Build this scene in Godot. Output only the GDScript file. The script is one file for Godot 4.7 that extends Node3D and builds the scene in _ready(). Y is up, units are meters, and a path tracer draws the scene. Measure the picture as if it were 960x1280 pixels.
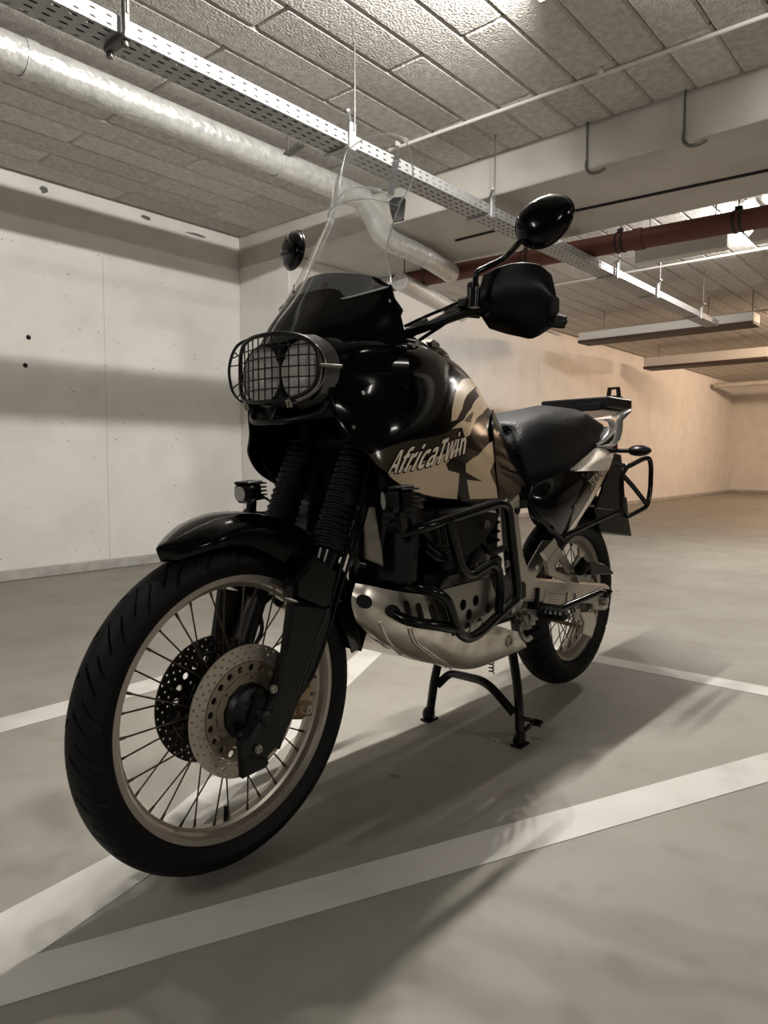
extends Node3D
# An underground garage bay with a motorcycle on its centre stand.
# x runs from the side wall (minus) into the aisle (plus), y is up, z runs along the wall; the front axle stands over the origin.

var taken := {}
var bike: Node3D
var M := {}

# ---------------------------------------------------------------- mesh builder
class Shape:
	var st := SurfaceTool.new()
	var soft := 1
	func _init():
		st.begin(Mesh.PRIMITIVE_TRIANGLES)
	func group() -> int:
		soft += 1
		return soft
	func tri(a: Vector3, b: Vector3, c: Vector3, g := -1):
		st.set_smooth_group(g)
		st.add_vertex(a)
		st.set_smooth_group(g)
		st.add_vertex(b)
		st.set_smooth_group(g)
		st.add_vertex(c)
	func quad(a: Vector3, b: Vector3, c: Vector3, d: Vector3, g := -1):
		tri(a, b, c, g)
		tri(a, c, d, g)
	func grid(rows: Array, g := -1, closed := false):
		for i in rows.size() - 1:
			var a = rows[i]
			var b = rows[i + 1]
			var n = a.size()
			for j in (n if closed else n - 1):
				var k = (j + 1) % n
				quad(a[j], a[k], b[k], b[j], g)
	func fan(ring, flip := false):
		var c := Vector3.ZERO
		for p in ring:
			c += p
		c /= ring.size()
		for j in ring.size():
			var k = (j + 1) % ring.size()
			if flip:
				tri(c, ring[k], ring[j])
			else:
				tri(c, ring[j], ring[k])
	func loft(rings: Array, caps := true, smooth := true):
		grid(rings, group() if smooth else -1, true)
		if caps:
			fan(rings[0], true)
			fan(rings[rings.size() - 1])
	func tube(pts: Array, r, n := 12, closed := false, caps := true):
		var rings := []
		var m := pts.size()
		var up := Vector3.UP
		var last := Vector3.ZERO
		for i in m:
			var t: Vector3
			if closed:
				t = (pts[(i + 1) % m] - pts[(i - 1 + m) % m]).normalized()
			elif i == 0:
				t = (pts[1] - pts[0]).normalized()
			elif i == m - 1:
				t = (pts[m - 1] - pts[m - 2]).normalized()
			else:
				t = ((pts[i + 1] - pts[i]).normalized() + (pts[i] - pts[i - 1]).normalized()).normalized()
			if i == 0:
				up = t.cross(Vector3(0.31, 0.9, 0.22) if absf(t.y) < 0.9 else Vector3(1, 0.1, 0)).normalized()
			else:
				up = (up - t * up.dot(t)).normalized()
			var side := t.cross(up)
			var rr: float = r[i] if r is Array else r
			var ring := []
			for k in n:
				var a := TAU * k / n
				ring.append(pts[i] + (up * cos(a) + side * sin(a)) * rr)
			rings.append(ring)
			last = t
		if closed:
			rings.append(rings[0])
		grid(rings, group(), true)
		if caps and not closed:
			fan(rings[0], true)
			fan(rings[m - 1])
	func lathe(profile: Array, xf: Transform3D, n := 32, smooth := false, from := 0.0, to := TAU):
		# profile: Vector2(radius, height) round the local y axis
		var whole := to - from > TAU - 0.001
		var g := group()
		for i in profile.size() - 1:
			if not smooth:
				g = group()
			for k in n:
				var a := from + (to - from) * k / n
				var b := from + (to - from) * (k + 1) / n
				if whole and k == n - 1:
					b = from
				var p: Vector2 = profile[i]
				var q: Vector2 = profile[i + 1]
				var pa := xf * Vector3(p.x * cos(a), p.y, p.x * sin(a))
				var pb := xf * Vector3(p.x * cos(b), p.y, p.x * sin(b))
				var qa := xf * Vector3(q.x * cos(a), q.y, q.x * sin(a))
				var qb := xf * Vector3(q.x * cos(b), q.y, q.x * sin(b))
				if p.x < 1e-6:
					tri(pa, qb, qa, g)
				elif q.x < 1e-6:
					tri(pa, pb, qa, g)
				else:
					quad(pa, pb, qb, qa, g)
	func box(size: Vector3, xf := Transform3D(), ch := 0.0):
		var h := size * 0.5
		var c := minf(ch, minf(h.x, minf(h.y, h.z)) * 0.95)
		var poly := [Vector2(h.x - c, h.y), Vector2(h.x, h.y - c), Vector2(h.x, -h.y + c), Vector2(h.x - c, -h.y), Vector2(-h.x + c, -h.y), Vector2(-h.x, -h.y + c), Vector2(-h.x, h.y - c), Vector2(-h.x + c, h.y)]
		if c <= 0.0:
			poly = [Vector2(h.x, h.y), Vector2(h.x, -h.y), Vector2(-h.x, -h.y), Vector2(-h.x, h.y)]
		slab(poly, size.z, xf, c)
	func slab(poly: Array, depth: float, xf := Transform3D(), ch := 0.0):
		# an outline in local xy given depth along z, its rims chamfered by ch
		var n := poly.size()
		var small := poly
		if ch > 0.0:
			small = inset(poly, ch)
		var zs := [[-depth / 2, small], [-depth / 2 + ch, poly], [depth / 2 - ch, poly], [depth / 2, small]]
		if ch <= 0.0:
			zs = [[-depth / 2, poly], [depth / 2, poly]]
		var rings := []
		for z in zs:
			var ring := []
			for p in z[1]:
				ring.append(xf * Vector3(p.x, p.y, z[0]))
			rings.append(ring)
		grid(rings, -1, true)
		var idx := Geometry2D.triangulate_polygon(PackedVector2Array(small))
		for i in range(0, idx.size(), 3):
			tri(rings[0][idx[i]], rings[0][idx[i + 1]], rings[0][idx[i + 2]])
			var e = rings[rings.size() - 1]
			tri(e[idx[i]], e[idx[i + 2]], e[idx[i + 1]])
	func inset(poly: Array, d: float) -> Array:
		var n := poly.size()
		var area := 0.0
		for i in n:
			area += poly[i].cross(poly[(i + 1) % n])
		var s := 1.0 if area > 0 else -1.0
		var out := []
		for i in n:
			var a: Vector2 = (poly[i] - poly[(i - 1 + n) % n]).normalized()
			var b: Vector2 = (poly[(i + 1) % n] - poly[i]).normalized()
			var na := Vector2(-a.y, a.x) * s
			var nb := Vector2(-b.y, b.x) * s
			var m := na + nb
			out.append(poly[i] + m * (d / maxf(0.35, 1.0 + na.dot(nb))))
		return out
	func plate(pts: Array, thick: Vector3, ch := 0.0):
		# a flat outline through points of space, given thickness along the vector thick
		var n := pts.size()
		var o: Vector3 = pts[0]
		var z := thick.normalized()
		var x: Vector3 = (pts[1] - o)
		x = (x - z * x.dot(z)).normalized()
		var y := z.cross(x)
		var poly := []
		var mid := 0.0
		for p in pts:
			poly.append(Vector2((p - o).dot(x), (p - o).dot(y)))
			mid += (p - o).dot(z) / n
		slab(poly, thick.length(), Transform3D(Basis(x, y, z), o + z * (mid + 0.0)), ch)
	func ring_plate(outer: Array, inner: Array, thick: Vector3):
		var h := thick * 0.5
		var rings := []
		for e in [[outer, -h], [outer, h], [inner, h], [inner, -h], [outer, -h]]:
			var ring := []
			for p in e[0]:
				ring.append(p + e[1])
			rings.append(ring)
		grid(rings, -1, true)
	func ball(c: Vector3, r: Vector3, basis := Basis(), n := 16):
		var rings := []
		for i in n / 2 + 1:
			var v := PI * i / (n / 2)
			var ring := []
			for k in n:
				var u := TAU * k / n
				ring.append(c + basis * Vector3(sin(v) * cos(u) * r.x, cos(v) * r.y, sin(v) * sin(u) * r.z))
			rings.append(ring)
		grid(rings, group(), true)
	func shell(rows: Array, thick: float):
		# a curved sheet of panel with thickness and closed rims
		var nr := rows.size()
		var nc: int = rows[0].size()
		var back := []
		for i in nr:
			var line := []
			for j in nc:
				var du: Vector3 = rows[i][mini(j + 1, nc - 1)] - rows[i][maxi(j - 1, 0)]
				var dv: Vector3 = rows[mini(i + 1, nr - 1)][j] - rows[maxi(i - 1, 0)][j]
				line.append(rows[i][j] + du.cross(dv).normalized() * thick)
			back.append(line)
		grid(rows, group())
		grid(back, group())
		var g := group()
		for i in nr - 1:
			quad(rows[i][0], rows[i + 1][0], back[i + 1][0], back[i][0], g)
			quad(rows[i][nc - 1], rows[i + 1][nc - 1], back[i + 1][nc - 1], back[i][nc - 1], g)
		for j in nc - 1:
			quad(rows[0][j], rows[0][j + 1], back[0][j + 1], back[0][j], g)
			quad(rows[nr - 1][j], rows[nr - 1][j + 1], back[nr - 1][j + 1], back[nr - 1][j], g)
	func add(mesh: Mesh, xf := Transform3D()):
		for s in mesh.get_surface_count():
			var arr := mesh.surface_get_arrays(s)
			var v: PackedVector3Array = arr[Mesh.ARRAY_VERTEX]
			var ix = arr[Mesh.ARRAY_INDEX]
			if ix == null or ix.size() == 0:
				for i in range(0, v.size(), 3):
					tri(xf * v[i], xf * v[i + 1], xf * v[i + 2])
			else:
				for i in range(0, ix.size(), 3):
					tri(xf * v[ix[i]], xf * v[ix[i + 1]], xf * v[ix[i + 2]])
	func mesh() -> ArrayMesh:
		st.generate_normals()
		st.index()
		return st.commit()

# ---------------------------------------------------------------- scene helpers
func nm(parent: Node, base: String) -> String:
	var key := "%d/%s" % [parent.get_instance_id(), base]
	var n: int = taken.get(key, 0)
	taken[key] = n + 1
	return base if n == 0 else "%s_%03d" % [base, n]

func obj(called: String, s, mat: Material, parent: Node = self) -> MeshInstance3D:
	var o := MeshInstance3D.new()
	o.name = nm(parent, called)
	o.mesh = s.mesh() if s is Shape else s
	o.material_override = mat
	o.cast_shadow = GeometryInstance3D.SHADOW_CASTING_SETTING_ON
	parent.add_child(o, true)
	return o

func tag(o: Node, label: String, category: String, group := "") -> Node:
	o.set_meta("label", label)
	o.set_meta("category", category)
	if group:
		o.set_meta("group", group)
	return o

func thing(called: String, label: String, category: String, at := Vector3.ZERO, group := "") -> Node3D:
	var o := Node3D.new()
	o.name = nm(self, called)
	o.position = at
	add_child(o, true)
	tag(o, label, category, group)
	return o

func structure(called: String, s, mat: Material) -> MeshInstance3D:
	var o := obj(called, s, mat)
	o.set_meta("kind", "structure")
	return o

func mat(c: Color, rough := 0.5, metal := 0.0, spec := 0.5) -> StandardMaterial3D:
	var m := StandardMaterial3D.new()
	m.albedo_color = c
	m.roughness = rough
	m.metallic = metal
	m.metallic_specular = spec
	return m

func noise_tex(freq: float, ramp: Array, size := 512, octaves := 4, sd := 1, kind := FastNoiseLite.TYPE_SIMPLEX_SMOOTH) -> NoiseTexture2D:
	var f := FastNoiseLite.new()
	f.seed = sd
	f.noise_type = kind
	f.frequency = freq
	f.fractal_octaves = octaves
	var t := NoiseTexture2D.new()
	t.width = size
	t.height = size
	t.seamless = true
	t.noise = f
	var g := Gradient.new()
	g.offsets = PackedFloat32Array(ramp.map(func(e): return e[0]))
	g.colors = PackedColorArray(ramp.map(func(e): return e[1]))
	t.color_ramp = g
	return t

func bump_tex(freq: float, strength: float, size := 512, octaves := 4, sd := 3) -> NoiseTexture2D:
	var f := FastNoiseLite.new()
	f.seed = sd
	f.frequency = freq
	f.fractal_octaves = octaves
	var t := NoiseTexture2D.new()
	t.width = size
	t.height = size
	t.seamless = true
	t.as_normal_map = true
	t.bump_strength = strength
	t.noise = f
	return t

func world_map(m: StandardMaterial3D, tex: Texture2D, scale: float, normal: Texture2D = null, depth := 1.0):
	m.uv1_triplanar = true
	m.uv1_world_triplanar = true
	m.uv1_scale = Vector3.ONE * scale
	m.albedo_texture = tex
	if normal:
		m.normal_enabled = true
		m.normal_texture = normal
		m.normal_scale = depth

func xf(pos: Vector3, rot := Vector3.ZERO) -> Transform3D:
	return Transform3D(Basis.from_euler(rot * PI / 180.0), pos)

func along(a: Vector3, b: Vector3) -> Transform3D:
	# a frame at a whose y axis runs to b
	var y := (b - a).normalized()
	var x := y.cross(Vector3(0.2, 0.3, 1) if absf(y.z) < 0.9 else Vector3(0, 1, 0)).normalized()
	return Transform3D(Basis(x, y, x.cross(y)), a)

func axle(at: Vector3, out := 1.0) -> Transform3D:
	# a frame whose y axis runs along the bike's axles (x)
	return Transform3D(Basis(Vector3(0, 0, 1) * out, Vector3(out, 0, 0), Vector3(0, 1, 0)), at)

func g3(v) -> Color:
	return Color(v, v, v)

func flip(a: Array) -> Array:
	return a.map(func(p): return Vector3(-p.x, p.y, p.z))

func flip_rows(rows: Array) -> Array:
	return rows.map(func(r): return flip(r))

func cr(p: Array, t: float) -> Vector3:
	var n := p.size()
	var i := clampi(int(floor(t)), 0, n - 2)
	var f := t - i
	var p1: Vector3 = p[i]
	var p2: Vector3 = p[i + 1]
	var p0: Vector3 = p[i - 1] if i > 0 else p1 * 2.0 - p2
	var p3: Vector3 = p[i + 2] if i + 2 < n else p2 * 2.0 - p1
	return 0.5 * (p1 * 2.0 + (p2 - p0) * f + (p0 * 2.0 - p1 * 5.0 + p2 * 4.0 - p3) * f * f + (p1 * 3.0 - p0 - p2 * 3.0 + p3) * f * f * f)

func curve(p: Array, n := 6) -> Array:
	var out := []
	for i in (p.size() - 1) * n + 1:
		out.append(cr(p, float(i) / n))
	return out

func bend(p: Array, r := 0.03, n := 5) -> Array:
	# a run of straight bars with rounded corners
	var out := [p[0]]
	for i in range(1, p.size() - 1):
		var a: Vector3 = p[i - 1]
		var b: Vector3 = p[i]
		var c: Vector3 = p[i + 1]
		var d := minf(r, minf((a - b).length(), (c - b).length()) * 0.45)
		var s := b + (a - b).normalized() * d
		var e := b + (c - b).normalized() * d
		for k in n + 1:
			var t := float(k) / n
			out.append(s.lerp(b, t).lerp(b.lerp(e, t), t))
	out.append(p[p.size() - 1])
	return out

func at_net(net: Array, u: float, v: float) -> Vector3:
	var col := []
	for row in net:
		col.append(cr(row, u * (row.size() - 1)))
	return cr(col, v * (net.size() - 1))

func patch(net: Array, nu: int, nv: int, u0 := 0.0, u1 := 1.0, v0 := 0.0, v1 := 1.0) -> Array:
	var rows := []
	for i in nv + 1:
		var line := []
		for j in nu + 1:
			line.append(at_net(net, lerpf(u0, u1, float(j) / nu), lerpf(v0, v1, float(i) / nv)))
		rows.append(line)
	return rows

func net_normal(net: Array, u: float, v: float) -> Vector3:
	var e := 0.004
	var du := at_net(net, u + e, v) - at_net(net, u - e, v)
	var dv := at_net(net, u, v + e) - at_net(net, u, v - e)
	var n := du.cross(dv).normalized()
	return n if n.x > 0 else -n

func decal(net: Array, poly: PackedVector2Array, lift: float, s: Shape = null) -> Shape:
	# a film cut to an outline in the panel's own (u, v), laid on the panel
	if s == null:
		s = Shape.new()
	var g := s.group()
	var idx := Geometry2D.triangulate_polygon(poly)
	var todo := []
	for i in range(0, idx.size(), 3):
		todo.append([poly[idx[i]], poly[idx[i + 1]], poly[idx[i + 2]]])
	while todo.size():
		var t = todo.pop_back()
		var a: Vector2 = t[0]
		var b: Vector2 = t[1]
		var c: Vector2 = t[2]
		var la := (b - c).length()
		var lb := (a - c).length()
		var lc := (a - b).length()
		var most := maxf(la, maxf(lb, lc))
		if most > 0.035:
			if most == la:
				todo.append([a, b, (b + c) / 2])
				todo.append([a, (b + c) / 2, c])
			elif most == lb:
				todo.append([b, c, (a + c) / 2])
				todo.append([b, (a + c) / 2, a])
			else:
				todo.append([c, a, (a + b) / 2])
				todo.append([c, (a + b) / 2, b])
		else:
			var p := []
			for q in t:
				p.append(at_net(net, q.x, q.y) + net_normal(net, q.x, q.y) * lift)
			s.tri(p[0], p[1], p[2], g)
	return s

func lettering(words: String, lean: float, bold := true) -> ArrayMesh:
	var f := SystemFont.new()
	f.font_names = PackedStringArray(["Droid Sans"])
	f.font_weight = 700 if bold else 400
	var t := TextMesh.new()
	t.text = words
	t.font = f
	t.font_size = 64
	t.pixel_size = 0.01
	t.depth = 0.0
	t.curve_step = 2.0
	var arr := t.get_mesh_arrays()
	var v: PackedVector3Array = arr[Mesh.ARRAY_VERTEX]
	for i in v.size():
		v[i].x += v[i].y * lean
	arr[Mesh.ARRAY_VERTEX] = v
	var m := ArrayMesh.new()
	m.add_surface_from_arrays(Mesh.PRIMITIVE_TRIANGLES, arr)
	return m

func lay_letters(net: Array, words: Mesh, quad: PackedVector2Array, lift: float, shift := Vector2.ZERO, s: Shape = null, taper := 1.0) -> Shape:
	# bends flat lettering onto a panel; quad: lower left, lower right, upper right, upper left in the panel's (u, v)
	if s == null:
		s = Shape.new()
	var arr := words.surface_get_arrays(0)
	var v: PackedVector3Array = arr[Mesh.ARRAY_VERTEX]
	var ix = arr[Mesh.ARRAY_INDEX]
	var box := words.get_aabb()
	var pts := []
	for p in v:
		var a := (p.x - box.position.x) / box.size.x + shift.x
		var b := (p.y - box.position.y) / box.size.y + shift.y
		var q := quad[0].lerp(quad[1], a).lerp(quad[3].lerp(quad[2], a), b)
		pts.append(at_net(net, q.x, q.y) + net_normal(net, q.x, q.y) * lift)
	if ix == null or ix.size() == 0:
		for i in range(0, pts.size(), 3):
			s.tri(pts[i], pts[i + 1], pts[i + 2])
	else:
		for i in range(0, ix.size(), 3):
			s.tri(pts[ix[i]], pts[ix[i + 1]], pts[ix[i + 2]])
	return s

func perforated(w: float, l: float, nw: int, nl: int, hw: float, hl: float, thick: float, frame: Transform3D, s: Shape):
	# a sheet w (x) by l (y) with nw by nl slots cut through it
	var cw := w / nw
	var cl := l / nl
	for i in nw:
		for j in nl:
			var c := Vector2(-w / 2 + (i + 0.5) * cw, (j + 0.5) * cl)
			var o := []
			var h := []
			for k in 8:
				var a: float = [0, 36, 90, 144, 180, 216, 270, 324][k] * PI / 180.0
				h.append(c + Vector2(cos(a) * hw / 2, sin(a) * hl / 2) * (1.0 if k % 4 == 0 or k % 4 == 2 else 1.12))
				o.append(c + Vector2([1, 1, 0, -1, -1, -1, 0, 1][k] * cw / 2, [0, 1, 1, 1, 0, -1, -1, -1][k] * cl / 2))
			for k in 8:
				var m := (k + 1) % 8
				for z in [thick / 2, -thick / 2]:
					s.quad(frame * Vector3(o[k].x, o[k].y, z), frame * Vector3(o[m].x, o[m].y, z), frame * Vector3(h[m].x, h[m].y, z), frame * Vector3(h[k].x, h[k].y, z))
				s.quad(frame * Vector3(h[k].x, h[k].y, thick / 2), frame * Vector3(h[m].x, h[m].y, thick / 2), frame * Vector3(h[m].x, h[m].y, -thick / 2), frame * Vector3(h[k].x, h[k].y, -thick / 2))

# ---------------------------------------------------------------- materials
func make_materials():
	var wall := mat(Color(1, 1, 1), 0.85)
	world_map(wall, noise_tex(0.006, [[0.0, Color(0.84, 0.825, 0.805)], [0.45, Color(0.868, 0.856, 0.838)], [0.75, Color(0.88, 0.868, 0.852)], [1.0, Color(0.85, 0.832, 0.812)]], 1024, 6, 5), 0.28, bump_tex(0.03, 1.2), 0.35)
	M.wall = wall
	var beam := mat(Color(1, 1, 1), 0.85)
	world_map(beam, noise_tex(0.008, [[0.0, Color(0.70, 0.68, 0.65)], [0.5, Color(0.76, 0.745, 0.72)], [1.0, Color(0.79, 0.775, 0.75)]], 512, 5, 9), 0.35, bump_tex(0.03, 1.0), 0.3)
	M.beam = beam
	var floor_m := mat(Color(1, 1, 1), 0.62)
	world_map(floor_m, noise_tex(0.007, [[0.0, Color(0.505, 0.488, 0.455)], [0.4, Color(0.535, 0.518, 0.485)], [0.65, Color(0.55, 0.534, 0.50)], [1.0, Color(0.575, 0.558, 0.525)]], 1024, 6, 21), 0.22, bump_tex(0.02, 1.0, 512, 5, 8), 0.12)
	floor_m.detail_enabled = true
	floor_m.detail_albedo = noise_tex(0.03, [[0.0, Color(0.90, 0.895, 0.885)], [0.35, Color(0.975, 0.975, 0.972)], [1.0, Color(1, 1, 1)]], 1024, 6, 31)
	floor_m.detail_blend_mode = BaseMaterial3D.BLEND_MODE_MUL
	floor_m.uv2_triplanar = true
	floor_m.uv2_world_triplanar = true
	floor_m.uv2_scale = Vector3.ONE * 0.63
	M.floor = floor_m
	var paint := mat(Color(1, 1, 1), 0.6)
	world_map(paint, noise_tex(0.012, [[0.0, Color(0.68, 0.67, 0.645)], [0.4, Color(0.735, 0.725, 0.70)], [1.0, Color(0.765, 0.755, 0.735)]], 512, 6, 41), 0.6)
	M.paint = paint
	for k in 3:
		var b := mat(Color(1, 1, 1), 0.95)
		var t: float = [0.0, -0.03, 0.025][k]
		world_map(b, noise_tex(0.03, [[0.0, Color(0.72 + t, 0.705 + t, 0.685 + t)], [0.5, Color(0.80 + t, 0.785 + t, 0.765 + t)], [1.0, Color(0.87 + t, 0.855 + t, 0.835 + t)]], 512, 5, 50 + k), 1.1, bump_tex(0.05, 8.0, 1024, 3, 61), 1.0)
		M["board%d" % k] = b
	M.slab = mat(Color(0.44, 0.43, 0.41), 0.95)
	var curb := mat(Color(1, 1, 1), 0.8)
	world_map(curb, noise_tex(0.02, [[0.0, Color(0.58, 0.57, 0.55)], [1.0, Color(0.72, 0.71, 0.69)]], 512, 5, 71), 0.6)
	M.curb = curb
	M.zinc = mat(Color(0.66, 0.665, 0.67), 0.45, 0.35)
	var foil := mat(Color(1, 1, 1), 0.34, 0.55)
	world_map(foil, noise_tex(0.02, [[0.0, Color(0.72, 0.72, 0.71)], [0.5, Color(0.82, 0.82, 0.81)], [1.0, Color(0.88, 0.88, 0.87)]], 512, 5, 81), 1.2, bump_tex(0.025, 5.0, 512, 5, 82), 0.8)
	M.foil = foil
	M.white_steel = mat(Color(0.82, 0.81, 0.79), 0.5)
	M.red_pipe = mat(Color(0.37, 0.19, 0.145), 0.55)
	M.brown_rail = mat(Color(0.27, 0.20, 0.17), 0.6)
	M.cables = mat(Color(0.10, 0.10, 0.10), 0.7)
	M.lamp_glass = mat(Color(0.34, 0.335, 0.33), 0.12, 0.3)
	M.dark_clamp = mat(Color(0.16, 0.155, 0.15), 0.5, 0.4)
	M.rod = mat(Color(0.42, 0.41, 0.40), 0.45, 0.7)
	M.tube_white = mat(Color(0.95, 0.95, 0.93), 0.4)
	M.tube_white.emission_enabled = true
	M.tube_white.emission = Color(1.0, 0.96, 0.90)
	M.tube_white.emission_energy_multiplier = 2.2
	M.tube_warm = mat(Color(0.95, 0.92, 0.86), 0.4)
	M.tube_warm.emission_enabled = true
	M.tube_warm.emission = Color(1.0, 0.80, 0.60)
	M.tube_warm.emission_energy_multiplier = 2.2
	M.lamp_body = mat(Color(0.80, 0.80, 0.79), 0.5)
	M.hole = mat(Color(0.07, 0.065, 0.06), 0.95)
	M.joint = mat(Color(0.74, 0.725, 0.70), 0.9)
	M.speck = mat(Color(0.44, 0.425, 0.39), 0.9)
	M.stain = mat(Color(0.40, 0.39, 0.38), 0.95)
	# the motorcycle
	M.gloss = mat(Color(0.020, 0.019, 0.020), 0.11, 0.0, 0.36)
	M.gloss.clearcoat_enabled = true
	M.gloss.clearcoat = 0.12
	M.gloss.clearcoat_roughness = 0.05
	M.black = mat(Color(0.022, 0.022, 0.023), 0.36, 0.0, 0.4)
	M.matt = mat(Color(0.03, 0.03, 0.031), 0.6, 0.0, 0.35)
	M.tubing = mat(Color(0.018, 0.018, 0.019), 0.2, 0.0, 0.42)
	M.rubber = mat(Color(0.026, 0.025, 0.026), 0.5, 0.0, 0.33)
	M.tyre = mat(Color(0.036, 0.035, 0.036), 0.6, 0.0, 0.34)
	M.rim = mat(Color(0.70, 0.665, 0.62), 0.36, 0.75)
	M.worn_alloy = mat(Color(0.50, 0.475, 0.44), 0.5, 0.6)
	M.alloy = mat(Color(0.80, 0.775, 0.73), 0.34, 0.85)
	var skid := mat(Color(1, 1, 1), 0.30, 0.85)
	world_map(skid, noise_tex(0.015, [[0.0, Color(0.70, 0.67, 0.62)], [0.5, Color(0.82, 0.795, 0.75)], [1.0, Color(0.88, 0.86, 0.82)]], 512, 5, 91), 2.0)
	M.skid = skid
	M.steel = mat(Color(0.62, 0.60, 0.57), 0.30, 0.9)
	M.disc = mat(Color(0.76, 0.72, 0.67), 0.42, 0.6)
	M.carrier = mat(Color(0.62, 0.57, 0.50), 0.45, 0.6)
	M.shaded_disc = mat(Color(0.20, 0.19, 0.185), 0.42, 0.8)  # darker copy of the disc metal, the far side's shade put into colour
	M.gold = mat(Color(0.58, 0.48, 0.37), 0.42, 0.6)
	M.chain = mat(Color(0.45, 0.37, 0.26), 0.45, 0.8)
	M.spoke = mat(Color(0.34, 0.30, 0.25), 0.35, 0.9)
	M.silver_paint = mat(Color(0.82, 0.81, 0.80), 0.30, 0.08)
	M.beige = mat(Color(0.78, 0.70, 0.585), 0.22, 0.05)
	M.beige.clearcoat_enabled = true
	M.beige.clearcoat = 0.6
	M.beige.clearcoat_roughness = 0.06
	M.bronze = mat(Color(0.25, 0.22, 0.185), 0.16, 0.2)
	M.ink = mat(Color(0.02, 0.02, 0.02), 0.2)
	M.letter = mat(Color(0.90, 0.845, 0.77), 0.3, 0.0)
	M.white_panel = mat(Color(0.88, 0.845, 0.79), 0.22, 0.0)
	M.white_panel.clearcoat_enabled = true
	M.white_panel.clearcoat = 0.6
	M.white_panel.clearcoat_roughness = 0.06
	M.engine = mat(Color(0.032, 0.031, 0.030), 0.4, 0.2)
	M.engine_alloy = mat(Color(0.30, 0.29, 0.27), 0.38, 0.75)
	var seat := mat(Color(0.060, 0.060, 0.066), 0.50, 0.0, 0.36)
	var f := noise_tex(0.35, [[0.0, Color(0, 0, 0)], [1.0, Color(1, 1, 1)]], 512, 1, 101, FastNoiseLite.TYPE_CELLULAR)
	seat.uv1_triplanar = true
	seat.uv1_world_triplanar = true
	seat.uv1_scale = Vector3.ONE * 3.0
	var f2 := FastNoiseLite.new()
	f2.noise_type = FastNoiseLite.TYPE_CELLULAR
	f2.frequency = 0.12
	var sn := NoiseTexture2D.new()
	sn.width = 512
	sn.height = 512
	sn.seamless = true
	sn.as_normal_map = true
	sn.bump_strength = 5.0
	sn.noise = f2
	seat.normal_enabled = true
	seat.normal_texture = sn
	seat.normal_scale = 0.6
	M.seat = seat
	M.glass = mat(Color(0.93, 0.95, 0.95, 0.10), 0.03)
	M.glass.transparency = BaseMaterial3D.TRANSPARENCY_ALPHA
	M.screen_edge_highlight = mat(Color(0.82, 0.83, 0.82, 0.42), 0.12)  # pale translucent white: the bright edge highlight put into colour
	M.screen_edge_highlight.transparency = BaseMaterial3D.TRANSPARENCY_ALPHA
	M.lens = mat(Color(0.92, 0.91, 0.89, 0.52), 0.05)
	M.lens.transparency = BaseMaterial3D.TRANSPARENCY_ALPHA
	M.reflector = mat(Color(0.88, 0.87, 0.85), 0.34, 0.85)
	M.mirror_glass = mat(Color(0.9, 0.9, 0.9), 0.02, 1.0)
	M.amber = mat(Color(0.75, 0.32, 0.05), 0.25)
	M.label = mat(Color(0.66, 0.62, 0.55), 0.5)

func lamp(called: String, label: String, at: Vector3, warm: bool, energy: float):
	# a tube fitting on the ceiling: body, end caps and three rounded diffusers; at = its middle on the ceiling
	var t := thing(called, label, "lamp", at, "ceiling lamps")
	var length := 1.26
	var s := Shape.new()
	s.box(Vector3(0.085, 0.02, length), xf(Vector3(0, -0.010, 0)), 0.005)
	obj("housing", s, M.lamp_body, t)
	for e in [-1.0, 1.0]:
		s = Shape.new()
		s.box(Vector3(0.088, 0.062, 0.02), xf(Vector3(0, -0.033, e * (length / 2 - 0.002))), 0.009)
		obj("end_cap", s, M.tube_warm if warm else M.tube_white, t)
	for k in 3:
		s = Shape.new()
		var rings := []
		for z in [-0.2, 0.2]:
			var ring := []
			for j in 24:
				var a := TAU * j / 24.0
				ring.append(Vector3(cos(a) * 0.038, -0.038 + sin(a) * 0.026, z + (k - 1) * 0.408))
			rings.append(ring)
		s.loft(rings)
		obj("diffuser", s, M.tube_warm if warm else M.tube_white, t)
		for i in 2:
			for side in [-1.0, 1.0]:
				# a tube sends little light along its own axis: two wide cones, one to each side
				var l := SpotLight3D.new()
				l.name = nm(t, "lamp_light")
				l.position = Vector3(side * 0.004, -0.052, (k - 1) * 0.408 + (i - 0.5) * 0.2)
				l.basis = Basis.looking_at(Vector3(side * 0.77, -0.64, 0.0), Vector3(0, 0, 1))
				l.light_color = Color(1.0, 0.855, 0.725) if warm else Color(1.0, 0.982, 0.955)
				l.light_energy = energy
				l.spot_angle = 84.0
				l.spot_angle_attenuation = 0.75
				l.light_size = 0.02
				l.spot_range = 30.0
				l.spot_attenuation = 2.0
				l.shadow_enabled = true
				t.add_child(l, true)

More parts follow.
